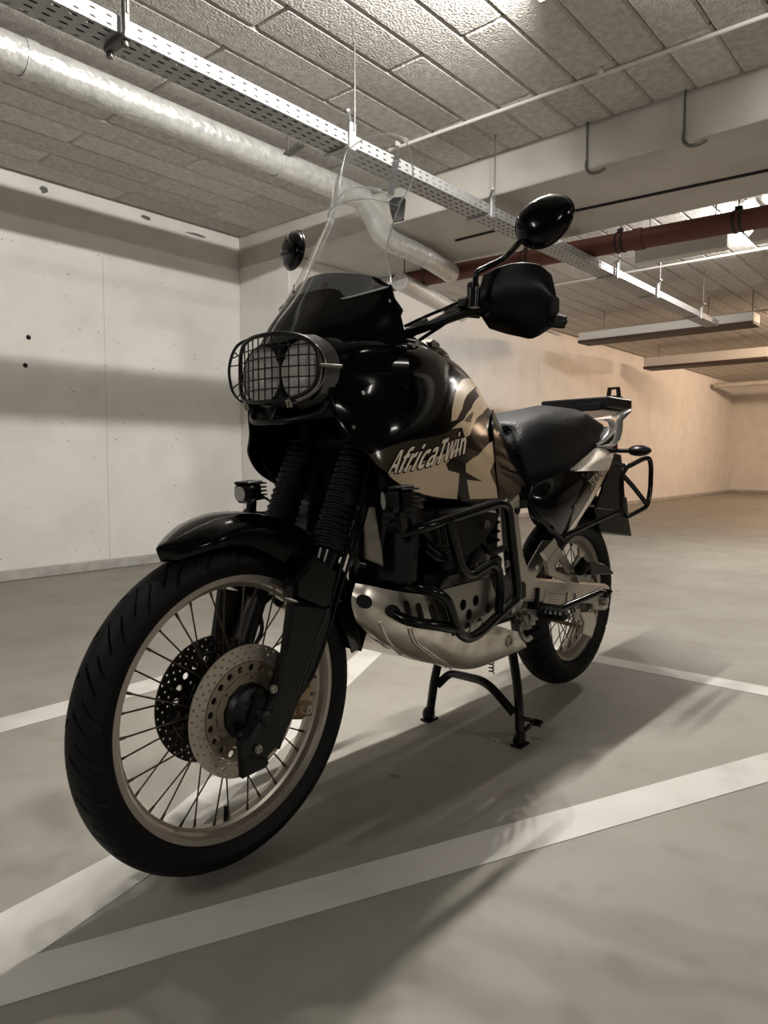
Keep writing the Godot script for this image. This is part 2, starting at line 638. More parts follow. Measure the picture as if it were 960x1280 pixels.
func _ready():
	var cam := Camera3D.new()
	cam.name = "camera"
	cam.position = Vector3(1.2152, 0.8673, 0.9036)
	cam.rotation_degrees = Vector3(-4.228, 40.65, 0.0)
	cam.fov = 71.81
	cam.near = 0.03
	cam.far = 100.0
	add_child(cam)
	cam.current = true
	var we := WorldEnvironment.new()
	we.name = "world"
	var env := Environment.new()
	env.background_mode = Environment.BG_COLOR
	env.background_color = Color(0, 0, 0)
	env.tonemap_mode = Environment.TONE_MAPPER_LINEAR
	env.tonemap_exposure = 0.90
	env.sdfgi_enabled = true
	env.ssao_enabled = true
	env.ssil_enabled = true
	we.environment = env
	add_child(we)
	make_materials()
	lamp("ceiling_lamp", "bright tube lamp on the ceiling above the motorcycle, only its end in view", Vector3(-0.31, 2.88, -1.31), false, 1.4)
	lamp("ceiling_lamp", "tube lamp beyond the wide beam, partly behind the red-brown pipe", Vector3(-0.31, 2.88, -5.85), false, 1.2)
	lamp("ceiling_lamp", "tube lamp on the ceiling in front of the motorcycle, outside the picture", Vector3(-0.31, 2.88, 3.2), false, 0.65)
	lamp("ceiling_lamp", "warm tube lamp deep in the garage, above the far ducts", Vector3(-0.33, 2.88, -10.6), true, 1.1)
	lamp("ceiling_lamp", "warm tube lamp near the far end wall", Vector3(-0.33, 2.88, -15.6), true, 2.0)
	lamp("ceiling_lamp", "added unseen fill lamp over the aisle beside the motorcycle, outside the picture", Vector3(4.9, 2.88, -1.3), false, 0.6)  # added out of view to brighten the bike's left side
	lamp("ceiling_lamp", "added unseen fill lamp over the aisle behind the viewer, outside the picture", Vector3(4.9, 2.88, 3.2), false, 0.5)  # second added fill lamp of the unseen aisle row
	build_room()
	build_services()
	build_motorcycle()

# ---------------------------------------------------------------- the room
func build_room():
	var x0 := -4.1
	var x1 := 13.0
	var z0 := -19.55
	var z1 := 7.0
	var mx := (x0 + x1) / 2
	var mz := (z0 + z1) / 2
	var s := Shape.new()
	s.box(Vector3(x1 - x0 + 0.4, 0.2, z1 - z0 + 0.4), xf(Vector3(mx, -0.1, mz)))
	var floor_o := structure("floor", s, M.floor)
	var spots := RandomNumberGenerator.new()
	spots.seed = 11
	s = Shape.new()
	for k in 70:
		var c := Vector3(spots.randf_range(-3.6, 2.2), 0.0004, spots.randf_range(-7.0, 0.4))
		var r := spots.randf_range(0.004, 0.014)
		var ring := []
		for j in 8:
			var a := TAU * j / 8.0
			ring.append(c + Vector3(cos(a) * spots.randf_range(0.5, 1.2) * 1.8, 0, sin(a) * spots.randf_range(0.5, 1.2)) * r)
		s.fan(ring)
	obj("floor_speck", s, M.speck, floor_o).set_meta("kind", "stuff")
	s = Shape.new()
	s.box(Vector3(0.2, 3.2, z1 - z0 + 0.4), xf(Vector3(x0 - 0.1, 1.5, mz)))
	var wall := structure("wall_left", s, M.wall)
	s = Shape.new()
	s.box(Vector3(0.2, 3.2, z1 - z0 + 0.4), xf(Vector3(x1 + 0.1, 1.5, mz)))
	structure("wall_right", s, M.slab)
	s = Shape.new()
	s.box(Vector3(x1 - x0, 3.2, 0.2), xf(Vector3(mx, 1.5, z0 - 0.1)))
	var back := structure("wall_back", s, M.wall)
	s = Shape.new()
	s.box(Vector3(x1 - x0, 3.2, 0.2), xf(Vector3(mx, 1.5, z1 + 0.1)))
	structure("wall_front", s, M.slab)
	# formwork joints, plug holes and blemishes of the wall
	for z in [-1.93, -6.6, -8.9, -11.2, -13.5, -15.8]:
		s = Shape.new()
		s.box(Vector3(0.002, 2.36, 0.004), xf(Vector3(x0 + 0.0005, 1.26, z), Vector3(-0.3, 0, 0)))
		obj("formwork_joint", s, M.joint, wall)
	for p in [Vector3(-4.1000, 1.7467, -1.3540), Vector3(-4.1000, 1.5445, -1.3248)]:
		s = Shape.new()
		s.lathe([Vector2(0, 0.004), Vector2(0.016, 0.004), Vector2(0.02, -0.004)], Transform3D(Basis(Vector3(0, 1, 0), Vector3(1, 0, 0), Vector3(0, 0, -1)), p), 9)
		obj("plug_hole", s, M.hole, wall)
	var rng := RandomNumberGenerator.new()
	rng.seed = 77
	s = Shape.new()
	for k in 90:
		var p := Vector3(x0 + 0.001, rng.randf_range(0.12, 2.45), rng.randf_range(-3.2, -0.6))
		s.lathe([Vector2(0, 0.0012), Vector2(rng.randf_range(0.0025, 0.006), 0.0004)], Transform3D(Basis(Vector3(0, 1, 0), Vector3(1, 0, 0), Vector3(0, 0, -1)), p), 6)
	obj("air_hole", s, M.stain, wall).set_meta("kind", "stuff")
	for e in [[Vector3(-4.1000, 2.8179, -1.5034), 0.04, 0.05], [Vector3(-4.1000, 2.8262, -2.3174), 0.05, 0.03], [Vector3(-4.1000, 2.8046, -2.7896), 0.12, 0.02]]:
		s = Shape.new()
		var ring := []
		for k in 11:
			var a := TAU * k / 11.0
			var r := rng.randf_range(0.6, 1.1)
			ring.append(e[0] + Vector3(0.0015, sin(a) * e[2] * r * 0.6, cos(a) * e[1] * r))
		s.fan(ring)
		obj("blemish", s, M.stain, wall)
	# plinths
	s = Shape.new()
	s.box(Vector3(0.03, 0.078, 3.25 + z1), xf(Vector3(x0 + 0.015, 0.039, (z1 - 3.25) / 2)), 0.006)
	structure("baseboard_left", s, M.curb)
	s = Shape.new()
	s.box(Vector3(0.03, 0.07, -4.4 - z0), xf(Vector3(x0 + 0.015, 0.035, (z0 - 4.4) / 2)), 0.006)
	structure("baseboard_left", s, M.curb)
	s = Shape.new()
	s.box(Vector3(x1 - x0 - 0.06, 0.07, 0.03), xf(Vector3(mx, 0.035, z0 + 0.015)), 0.006)
	structure("baseboard_back", s, M.curb)
	# pier and the wide flat beam on it
	s = Shape.new()
	s.box(Vector3(0.68, 2.62, 1.15), xf(Vector3(x0 + 0.34, 1.31, -3.825)), 0.01)
	structure("pier", s, M.wall)
	s = Shape.new()
	s.box(Vector3(x1 - x0, 0.30, 1.15), xf(Vector3(mx, 2.77, -3.825)), 0.008)
	structure("beam", s, M.beam)
	# ceiling: concrete slab with rough boards under it
	s = Shape.new()
	s.box(Vector3(x1 - x0 + 0.4, 0.2, z1 - z0 + 0.4), xf(Vector3(mx, 3.015, mz)))
	var ceiling := structure("ceiling", s, M.slab)
	var pitch := 0.2325
	var shapes := {}
	var far := Shape.new()
	for bay in [[-3.25, 0.75, 24], [-8.6, -4.4, 21], [-19.55, -8.6, 14]]:
		for k in (24 if bay[2] == 24 else 21):
			var cx: float = -0.457 - pitch * 15 + pitch * k
			var cuts := [bay[0]]
			var z: float = (-2.02 if (k % 2 == 0) else -1.335) - 1.37 * 16
			while z < bay[1]:
				if z > bay[0] + 0.1 and z < bay[1] - 0.1:
					cuts.append(z)
				z += 1.37
			cuts.append(bay[1])
			for c in cuts.size() - 1:
				var len: float = cuts[c + 1] - cuts[c]
				var mid: float = (cuts[c + 1] + cuts[c]) / 2
				var size := Vector3(pitch - 0.004, 0.034, len - 0.004)
				if bay[2] == 14:
					far.box(size, xf(Vector3(cx, 2.897, mid)), 0.013)
					continue
				var key := "%.3f" % len
				if not shapes.has(key):
					var b := Shape.new()
					b.box(Vector3(size.z, size.x, size.y), Transform3D(Basis(Vector3(0, 0, 1), Vector3(1, 0, 0), Vector3(0, 1, 0)), Vector3.ZERO), 0.013)
					shapes[key] = b.mesh()
				var o := obj("ceiling_board", shapes[key], M["board%d" % rng.randi_range(0, 2)], ceiling)
				o.position = Vector3(cx, 2.897, mid)
	obj("far_ceiling_board", far, M.board0, ceiling).set_meta("kind", "stuff")
	# painted bay lines
	var line := func(called: String, pts: Array, label: String):
		var l := Shape.new()
		l.plate(pts, Vector3(0, 0.0008, 0))
		tag(obj(called, l, M.paint), label, "floor marking", "painted floor lines")
	line.call("floor_line", [Vector3(-1.275, 0.001, 2.5), Vector3(-1.14, 0.001, 2.5), Vector3(-1.14, 0.001, -1.93), Vector3(-1.275, 0.001, -1.93)], "straight white painted line on the floor, nearest and parallel to the left wall")
	line.call("floor_line", [Vector3(-1.275, 0.001, -2.06), Vector3(6.0, 0.001, -2.06), Vector3(6.0, 0.001, -1.945), Vector3(-1.275, 0.001, -1.945)], "white painted line on the floor running crossways behind the rear wheel")
	line.call("floor_line", [Vector3(-0.165, 0.0012, 0.75), Vector3(-0.047, 0.0012, 0.75), Vector3(0.16, 0.0012, 0.258), Vector3(1.14, 0.0012, -1.945), Vector3(0.99, 0.0012, -1.945)], "diagonal white painted line on the floor to the viewer's side of the motorcycle")
	line.call("floor_line", [Vector3(-0.145, 0.0008, 0.75), Vector3(-0.04, 0.0008, 0.70), Vector3(-0.018, 0.0008, 0.40), Vector3(-0.085, 0.0008, 0.136), Vector3(-0.82, 0.0008, -1.45), Vector3(-1.05, 0.0008, -1.945), Vector3(-1.17, 0.0008, -1.945), Vector3(-0.22, 0.0008, 0.10)], "diagonal white painted line on the floor passing under the front wheel")

# ---------------------------------------------------------------- pipes, trays, ducts
func build_services():
	# insulated silver pipe
	var t := thing("insulated_pipe", "thick silver insulated pipe under the ceiling along the left wall", "pipe")
	var s := Shape.new()
	var px := -2.27
	var pts := []
	for k in 60:
		pts.append(Vector3(px, 2.72, 6.0 - k * 0.15))
	pts += curve([Vector3(px, 2.72, -2.90), Vector3(px - 0.01, 2.66, -3.02), Vector3(px - 0.03, 2.55, -3.15), Vector3(px - 0.05, 2.515, -3.3)], 5)
	pts.append(Vector3(px - 0.10, 2.512, -3.8))
	pts.append(Vector3(px - 0.22, 2.51, -4.3))
	s.tube(pts, 0.08, 28)
	obj("insulation_jacket", s, M.foil, t)
	s = Shape.new()
	s.ball(Vector3(px - 0.22, 2.51, -4.3), Vector3(0.083, 0.083, 0.09), Basis(), 20)
	obj("end_cap", s, M.foil, t)
	for z in [-0.62, -2.15]:
		s = Shape.new()
		s.lathe([Vector2(0.082, -0.03), Vector2(0.0845, -0.03), Vector2(0.0845, 0.03), Vector2(0.082, 0.03)], Transform3D(Basis(Vector3(1, 0, 0), Vector3(0, 0, 1), Vector3(0, -1, 0)), Vector3(px, 2.72, z)), 28)
		obj("jacket_seam", s, M.foil, t)
	s = Shape.new()
	s.box(Vector3(0.16, 0.02, 0.05), xf(Vector3(px + 0.12, 2.765, -2.15), Vector3(0, 12, 18)), 0.004)
	s.tube([Vector3(px + 0.08, 2.74, -2.15), Vector3(px + 0.08, 2.879, -2.15)], 0.006, 8)
	obj("pipe_clip", s, M.rod, t)
	# second pale pipe farther along
	s = Shape.new()
	s.tube([Vector3(-2.6379, 2.3600, -3.7857), Vector3(-2.9128, 2.3600, -4.8627), Vector3(-3.0005, 2.3600, -5.2398)], 0.075, 20)
	t = thing("insulated_pipe", "pale insulated pipe seen low beneath the beam, between windscreen and handlebar", "pipe")
	obj("insulation_jacket", s, M.foil, t)
	for p in [Vector3(-2.6584, 2.3600, -3.8750), Vector3(-2.7383, 2.3600, -4.2245)]:
		s = Shape.new()
		s.tube([p + Vector3(0, 0.07, 0), Vector3(p.x, 2.6195, p.z)], 0.005, 8)
		obj("threaded_rod", s, M.rod, t)
	# perforated cable tray
	t = thing("cable_tray", "galvanised perforated cable tray hung below the ceiling", "cable tray")
	var z1 := 1.2
	var z0 := -7.9
	var n := 150
	var lie := Transform3D(Basis(Vector3(1, 0, 0), Vector3(0, 0, 1), Vector3(0, -1, 0)), Vector3(-1.335, 2.41, z0))
	s = Shape.new()
	perforated(0.15, z1 - z0, 4, n, 0.0115, 0.036, 0.0016, lie, s)
	obj("tray_bottom", s, M.zinc, t)
	for e in [-1.26, -1.41]:
		s = Shape.new()
		perforated(0.056, z1 - z0, 2, n, 0.009, 0.026, 0.0016, Transform3D(Basis(Vector3(0, 1, 0), Vector3(0, 0, 1), Vector3(1, 0, 0)), Vector3(e, 2.438, z0)), s)
		s.box(Vector3(0.012, 0.003, z1 - z0), xf(Vector3(e - signf(e + 1.335) * 0.006, 2.467, (z0 + z1) / 2)))
		obj("tray_side", s, M.zinc, t)
	for k in 5:
		var cs := Shape.new()
		var run := []
		for j in 32:
			run.append(Vector3(-1.389 + k * 0.027 + sin(j * 0.7 + k * 2.1) * 0.002, 2.4225, z1 - 0.05 - j * (z1 - z0 - 0.1) / 31.0))
		cs.tube(run, 0.010, 8)
		tag(obj("added_cable", cs, M.cables), "added dark cable in the perforated cable tray, keeping its slots dark", "cable", "added cables in the tray")  # added inside the tray so its slots read dark from below
	var hz := [-0.52, -1.72, -3.0, -4.95, -5.9, -7.2]
	for i in hz.size():
		var h := thing("tray_hanger", ["dark steel bracket holding the cable tray at the top left of the photo", "thin rod with a white bracket holding the cable tray beside the windscreen top", "rod and clip holding the cable tray just before the beam", "tray hanger rod just beyond the beam", "tray hanger rod in the second bay", "farthest tray hanger rod"][i], "hanger", Vector3(0, 0, hz[i]), "cable tray hangers")
		s = Shape.new()
		s.tube([Vector3(-1.225, 2.47, 0), Vector3(-1.225, 2.90, 0)], 0.004 if i else 0.006, 8)
		obj("threaded_rod", s, M.rod, h)
		s = Shape.new()
		if i == 0:
			s.box(Vector3(0.022, 0.50, 0.024), xf(Vector3(-1.236, 2.63, 0)), 0.004)
			s.box(Vector3(0.15, 0.026, 0.034), xf(Vector3(-1.295, 2.393, 0)), 0.004)
		else:
			s.box(Vector3(0.014, 0.13, 0.04), xf(Vector3(-1.240, 2.445, 0)), 0.003)
			s.box(Vector3(0.19, 0.008, 0.03), xf(Vector3(-1.335, 2.403, 0)), 0.002)
			s.box(Vector3(0.014, 0.012, 0.16), xf(Vector3(-1.225, 2.515, 0.04), Vector3(0, 40, 0)), 0.002)
		obj("bracket", s, M.zinc if i else M.rod, h)
		if i == 0:
			for e in [[-1.245, 2.374], [-1.355, 2.374]]:
				s = Shape.new()
				s.lathe([Vector2(0, -0.012), Vector2(0.013, -0.012), Vector2(0.013, 0.012), Vector2(0, 0.012)], xf(Vector3(e[0], e[1], 0)), 6)
				obj("nut", s, M.rod, h)
	# thin conduit across the ceiling
	t = thing("conduit", "thin white conduit crossing the ceiling boards just before the beam", "conduit")
	s = Shape.new()
	s.tube([Vector3(-1.85, 2.868, -2.72), Vector3(3.5, 2.868, -2.83)], 0.011, 12)
	obj("conduit_tube", s, M.white_steel, t)
	for x in [-1.75, -0.42, 0.9]:
		s = Shape.new()
		s.box(Vector3(0.022, 0.03, 0.034), xf(Vector3(x, 2.868, -2.71 - (x + 0.75) * 0.0277)), 0.004)
		obj("conduit_clip", s, M.white_steel, t)
	# hooks before the beam
	for e in [[-0.72, "left J-shaped hook on a rod against the beam, next to the mirror"], [-0.155, "right J-shaped hook on a rod against the beam"]]:
		var h := thing("hook", e[1], "hook", Vector3(e[0], 0, -3.22), "J hooks at the beam")
		s = Shape.new()
		s.tube([Vector3(0, 2.90, 0), Vector3(0, 2.64, 0)], 0.007, 8)
		obj("threaded_rod", s, M.rod, h)
		s = Shape.new()
		var hk := curve([Vector3(0, 2.66, 0), Vector3(0.0, 2.615, 0.004), Vector3(0.03, 2.575, 0.012), Vector3(0.085, 2.565, 0.02), Vector3(0.125, 2.575, 0.02)], 5)
		s.tube(hk, 0.010, 8)
		obj("hook_arm", s, M.rod, h)
	# dark cable under the beam
	s = Shape.new()
	s.tube([Vector3(-2.1244, 2.6120, -3.8635), Vector3(-1.1234, 2.6120, -3.8506), Vector3(0.0966, 2.6120, -3.9608), Vector3(3.0, 2.612, -4.05)], 0.009, 8)
	tag(obj("cable", s, M.dark_clamp), "dark cable running along the underside of the wide beam", "cable")
	# red-brown drain pipe
	var da := Vector3(-2.9825, 2.5600, -4.4417)
	var db := Vector3(-0.0576, 2.5600, -4.6820)
	t = thing("drain_pipe", "red-brown plastic drain pipe running across behind the beam", "pipe")
	s = Shape.new()
	s.tube([da.lerp(db, -0.35), da.lerp(db, 2.4)], 0.075, 24)
	obj("pipe_run", s, M.red_pipe, t)
	for x in [-0.93, 1.2, -2.9]:
		s = Shape.new()
		var c := da.lerp(db, (x - da.x) / (db.x - da.x))
		s.tube([c + Vector3(-0.04, 0, 0), c + Vector3(0.04, 0, 0)], 0.083, 24)
		obj("pipe_socket", s, M.red_pipe, t)
	for x in [-1.86, -1.07, -0.24, 0.7]:
		s = Shape.new()
		var c := da.lerp(db, (x - da.x) / (db.x - da.x))
		for d in [-0.022, 0.022]:
			s.tube([c + Vector3(d - 0.008, 0, 0), c + Vector3(d + 0.008, 0, 0)], 0.081, 24)
		s.tube([c + Vector3(0, 0.075, 0), Vector3(c.x, 2.90, c.z)], 0.005, 8)
		s.box(Vector3(0.05, 0.03, 0.04), xf(c + Vector3(0, 0.09, 0)), 0.004)
		obj("pipe_clamp", s, M.dark_clamp, t)
	# white boards / ducts beyond
	t = thing("ventilation_duct", "white rectangular duct section hanging behind the red-brown pipe, left one", "duct", Vector3(-0.72, 2.455, -4.88), "white duct sections")
	s = Shape.new()
	s.box(Vector3(0.70, 0.24, 0.10), xf(Vector3(0, 0.12, -0.05)), 0.004)
	obj("duct_body", s, M.white_steel, t)
	for x in [-0.25, 0.25]:
		s = Shape.new()
		s.tube([Vector3(x, 0.23, -0.05), Vector3(x, 0.45, -0.05)], 0.005, 8)
		obj("threaded_rod", s, M.rod, t)
	t = thing("ventilation_duct", "white duct section with a slanted end beside the far lamp, at the photo's right edge", "duct", Vector3(0.20, 2.455, -4.88), "white duct sections")
	s = Shape.new()
	s.slab([Vector2(-0.40, 0.0), Vector2(0.9, 0.0), Vector2(0.9, 0.2), Vector2(-0.30, 0.2), Vector2(-0.43, 0.04)], 0.1, xf(Vector3(0, 0, -0.05)), 0.004)
	obj("duct_body", s, M.white_steel, t)
	for x in [-0.15, 0.6]:
		s = Shape.new()
		s.tube([Vector3(x, 0.19, -0.05), Vector3(x, 0.45, -0.05)], 0.005, 8)
		obj("threaded_rod", s, M.rod, t)
	t = thing("ventilation_duct", "long flat white duct with a dark lower edge far under the ceiling", "duct", Vector3(-2.1, 2.5, -8.5), "white duct sections")
	s = Shape.new()
	s.box(Vector3(2.2, 0.11, 0.3), xf(Vector3(0, 0.055, 0)), 0.005)
	obj("duct_body", s, M.white_steel, t)
	s = Shape.new()
	s.box(Vector3(2.2, 0.035, 0.34), xf(Vector3(0, -0.016, 0)), 0.004)
	obj("bottom_rail", s, M.brown_rail, t)
	for x in [-0.8, 0.55, 1.05]:
		s = Shape.new()
		s.tube([Vector3(x, 0.1, 0), Vector3(x, 0.40, 0)], 0.006, 8)
		obj("threaded_rod", s, M.rod, t)
	t = thing("ventilation_duct", "farther short duct with a dark underside near the end of the garage", "duct", Vector3(-2.6, 2.52, -12.0), "white duct sections")
	s = Shape.new()
	s.box(Vector3(2.0, 0.16, 0.35), xf(Vector3(0, 0.08, 0)), 0.005)
	obj("duct_body", s, M.white_steel, t)
	for x in [-0.8, 0.8]:
		s = Shape.new()
		s.tube([Vector3(x, 0.15, 0), Vector3(x, 0.385, 0)], 0.006, 8)
		obj("threaded_rod", s, M.rod, t)
	s = Shape.new()
	s.box(Vector3(2.0, 0.04, 0.4), xf(Vector3(0, -0.02, 0)), 0.005)
	obj("bottom_rail", s, M.brown_rail, t)
	# far cross pipes
	for e in [[-6.6, 2.85, 0.012, "thin grey conduit crossing the far ceiling, nearer one", -3.9, 0.4], [-9.6, 2.84, 0.015, "thin grey conduit crossing the far ceiling, farther one", -3.9, 3.0], [-17.5, 2.66, 0.06, "pale pipe crossing high before the far end wall", -4.0, 6.0]]:
		s = Shape.new()
		s.tube([Vector3(e[4], e[1], e[0]), Vector3(e[5], e[1], e[0])], e[2], 12)
		tag(obj("conduit", s, M.beam), e[3], "conduit")

# ---------------------------------------------------------------- the motorcycle: wheels, brakes, fork
func tyre_shape(R: float, w: float, bead: float, bead_w: float, front: bool) -> Shape:
	var s = Shape.new()
	var prof = []
	for k in 41:
		var a = lerpf(-1.0, 1.0, k / 40.0)
		var ang = a * 1.72
		var x = w * sin(clampf(ang, -PI / 2, PI / 2)) if absf(ang) <= PI / 2 else signf(a) * lerpf(w, w * 0.93, (absf(ang) - PI / 2) / 0.15)
		var drop = (1.0 - cos(minf(absf(ang), PI / 2))) * w * 0.92
		prof.append(Vector2(R - drop - maxf(0.0, absf(ang) - PI / 2) * w * 0.5, x))
	prof.push_front(Vector2(lerpf(prof[0].x, bead, 0.5), -w * 0.90))
	prof.push_front(Vector2(bead + 0.004, -bead_w - 0.004))
	prof.push_front(Vector2(bead - 0.004, -bead_w + 0.004))
	var m = prof.size()
	prof.append(Vector2(lerpf(prof[m - 1].x, bead, 0.5), w * 0.90))
	prof.append(Vector2(bead + 0.004, bead_w + 0.004))
	prof.append(Vector2(bead - 0.004, bead_w - 0.004))
	var n = 1080 if front else 704
	var blocks = 54.0 if front else 44.0
	var g = s.group()
	var spots = []
	var cut = []
	for i in n:
		var th = TAU * i / n
		var ring = []
		var cc = []
		for p in prof:
			var r: float = p.x
			var q: float = p.y / w
			var aq = absf(q)
			var deep = false
			if aq > 0.08 and aq < 0.992 and p.x > R - w * 0.95:
				# slanting grooves, longer and shorter in turn
				var f = i * blocks / n + (0.5 if q < 0 else 0.0)
				var u = fposmod(f, 1.0)
				var kk = int(floor(f))
				var lo = 0.14 if kk % 2 == 0 else 0.45
				var hi = 0.78 if kk % 2 == 0 else 0.985
				deep = u < 0.19 and aq > lo and aq < hi
				if deep:
					r -= 0.0065
			var lean = (0.9 * aq + 0.9 * aq * aq if front else -0.8 * aq) * TAU / blocks
			ring.append(Vector3(p.y, r * sin(th - lean), r * cos(th - lean)))
			cc.append(deep)
		spots.append(ring)
		cut.append(cc)
	for i in n:
		var k = (i + 1) % n
		for j in prof.size() - 1:
			var some = cut[i][j] or cut[k][j] or cut[i][j + 1] or cut[k][j + 1]
			s.quad(spots[i][j], spots[i][j + 1], spots[k][j + 1], spots[k][j], -1 if some else g)
	return s

func rim_shape(r: float, w: float, well: float) -> Shape:
	var s = Shape.new()
	var prof = [Vector2(r - 0.006, -w + 0.004), Vector2(r + 0.001, -w - 0.001), Vector2(r + 0.002, -w - 0.004), Vector2(r - 0.0105, -w - 0.0045), Vector2(r - 0.016, -w + 0.003), Vector2(well + 0.006, -w * 0.45), Vector2(well, -w * 0.3), Vector2(well, w * 0.3), Vector2(well + 0.006, w * 0.45), Vector2(r - 0.016, w - 0.003), Vector2(r - 0.0105, w + 0.0045), Vector2(r + 0.002, w + 0.004), Vector2(r + 0.001, w + 0.001), Vector2(r - 0.006, w - 0.004)]
	s.lathe(prof, axle(Vector3.ZERO), 128)
	return s

func spokes(wheel: Node3D, count: int, hub_r: float, hub_x: float, rim_r: float, cross: float):
	for k in count:
		var a = TAU * k / count
		var side = 1.0 if k % 2 == 0 else -1.0
		var turn = cross if (k / 2) % 2 == 0 else -cross
		var b = a + turn
		var p = Vector3(side * hub_x, hub_r * sin(b), hub_r * cos(b))
		var q = Vector3(side * 0.004, rim_r * sin(a), rim_r * cos(a))
		var s = Shape.new()
		s.tube([p, q], 0.0019, 6)
		s.tube([q.lerp(p, 0.075), q.lerp(p, 0.012)], [0.0027, 0.0036], 6)
		obj("spoke", s, M.spoke, wheel)

func holed_ring(s: Shape, rows: Array, thick: float, frame: Transform3D):
	# rows: [inner radius, outer radius, holes in the round, hole radius, phase] side by side, two faces, hole walls and rims
	for e in rows:
		var n: int = e[2]
		for k in n:
			var a0: float = (k + e[4]) / n * TAU
			var a1: float = (k + 1 + e[4]) / n * TAU
			var ac = (a0 + a1) / 2
			var rc: float = (e[0] + e[1]) / 2
			var o = []
			var h = []
			var oa = [a1, a1, ac, a0, a0, a0, ac, a1]
			var orr = [rc, e[1], e[1], e[1], rc, e[0], e[0], e[0]]
			for j in 8:
				var t = TAU * j / 8.0
				o.append(Vector2(cos(oa[j]), sin(oa[j])) * orr[j])
				var rad = Vector2(cos(ac), sin(ac))
				var tan_v = Vector2(-sin(ac), cos(ac))
				h.append(rad * rc + (tan_v * cos(t) + rad * sin(t)) * e[3])
			for j in 8:
				var m = (j + 1) % 8
				for y in [thick / 2, -thick / 2]:
					s.quad(frame * Vector3(o[j].x, y, o[j].y), frame * Vector3(o[m].x, y, o[m].y), frame * Vector3(h[m].x, y, h[m].y), frame * Vector3(h[j].x, y, h[j].y))
				s.quad(frame * Vector3(h[j].x, thick / 2, h[j].y), frame * Vector3(h[m].x, thick / 2, h[m].y), frame * Vector3(h[m].x, -thick / 2, h[m].y), frame * Vector3(h[j].x, -thick / 2, h[j].y))
	for r in [rows[0][0], rows[rows.size() - 1][1]]:
		s.lathe([Vector2(r, -thick / 2), Vector2(r, thick / 2)], frame, 96)

func build_wheels():
	var w = obj("front_wheel", rim_shape(0.279, 0.029, 0.253), M.rim, bike)
	w.position = Vector3(0, 0.347, 0)
	obj("tyre", tyre_shape(0.347, 0.047, 0.277, 0.030, true), M.tyre, w)
	var s = Shape.new()
	s.lathe([Vector2(0.012, -0.075), Vector2(0.028, -0.075), Vector2(0.030, -0.052), Vector2(0.045, -0.050), Vector2(0.045, -0.038), Vector2(0.026, -0.030), Vector2(0.026, 0.030), Vector2(0.045, 0.038), Vector2(0.045, 0.050), Vector2(0.030, 0.052), Vector2(0.028, 0.075), Vector2(0.012, 0.075)], axle(Vector3.ZERO), 32)
	obj("hub", s, M.engine, w)
	spokes(w, 36, 0.040, 0.040, 0.2555, 0.42)
	for e in [[0.060, M.disc], [-0.060, M.shaded_disc]]:  # far disc takes the shaded colour, near disc the lit one
		var f = axle(Vector3(e[0], 0, 0))
		s = Shape.new()
		holed_ring(s, [[0.1035, 0.1150, 36, 0.0031, 0.0], [0.1150, 0.1265, 36, 0.0031, 0.5], [0.1265, 0.1380, 36, 0.0031, 0.0]], 0.005, f)
		var d = obj("brake_disc", s, e[1], w)
		s = Shape.new()
		holed_ring(s, [[0.060, 0.0775, 6, 0.004, 0.2], [0.0775, 0.1020, 20, 0.0082, 0.0]], 0.006, axle(Vector3(e[0] + signf(e[0]) * 0.001, 0, 0)))
		obj("disc_carrier", s, M.carrier if e[0] > 0 else M.shaded_disc, w)  # far carrier darkened by colour for its backlit side
	s = Shape.new()
	s.tube([Vector3(0.0, -0.253, 0.012), Vector3(0.0, -0.222, 0.0105)], [0.0045, 0.004], 8)
	obj("valve", s, M.rubber, w)
	# rear
	w = obj("rear_wheel", rim_shape(0.234, 0.040, 0.205), M.rim, bike)
	w.position = Vector3(0, 0.347, -1.565)
	obj("tyre", tyre_shape(0.328, 0.071, 0.232, 0.041, false), M.tyre, w)
	s = Shape.new()
	s.lathe([Vector2(0.012, -0.08), Vector2(0.05, -0.078), Vector2(0.062, -0.05), Vector2(0.045, -0.04), Vector2(0.045, 0.04), Vector2(0.065, 0.05), Vector2(0.065, 0.07), Vector2(0.03, 0.085), Vector2(0.012, 0.085)], axle(Vector3.ZERO), 32)
	obj("hub", s, M.engine_alloy, w)
	spokes(w, 36, 0.056, 0.044, 0.2075, 0.38)
	s = Shape.new()
	var sx = 0.083
	holed_ring(s, [[0.055, 0.080, 8, 0.006, 0.1], [0.080, 0.104, 10, 0.0095, 0.0]], 0.006, axle(Vector3(sx, 0, 0)))
	for k in 46:
		var a = TAU * k / 46.0
		s.box(Vector3(0.006, 0.010, 0.0075), Transform3D(Basis(Vector3(1, 0, 0), -a), Vector3(sx, cos(-a) * 0.1075, sin(-a) * 0.1075)), 0.002)
	obj("sprocket", s, M.steel, w)
	s = Shape.new()
	holed_ring(s, [[0.09, 0.105, 24, 0.004, 0.0], [0.105, 0.120, 24, 0.004, 0.5]], 0.005, axle(Vector3(-0.07, 0, 0)))
	obj("brake_disc", s, M.disc, w)

func bolt(s: Shape, at: Vector3, r: float, out = Vector3(1, 0, 0), h := 0.006):
	var f = along(at, at + out)
	s.lathe([Vector2(r * 1.3, 0), Vector2(r * 1.3, h * 0.3), Vector2(r, h * 0.3), Vector2(r, h), Vector2(r * 0.55, h), Vector2(r * 0.5, h * 0.6), Vector2(0, h * 0.6)], f, 10)

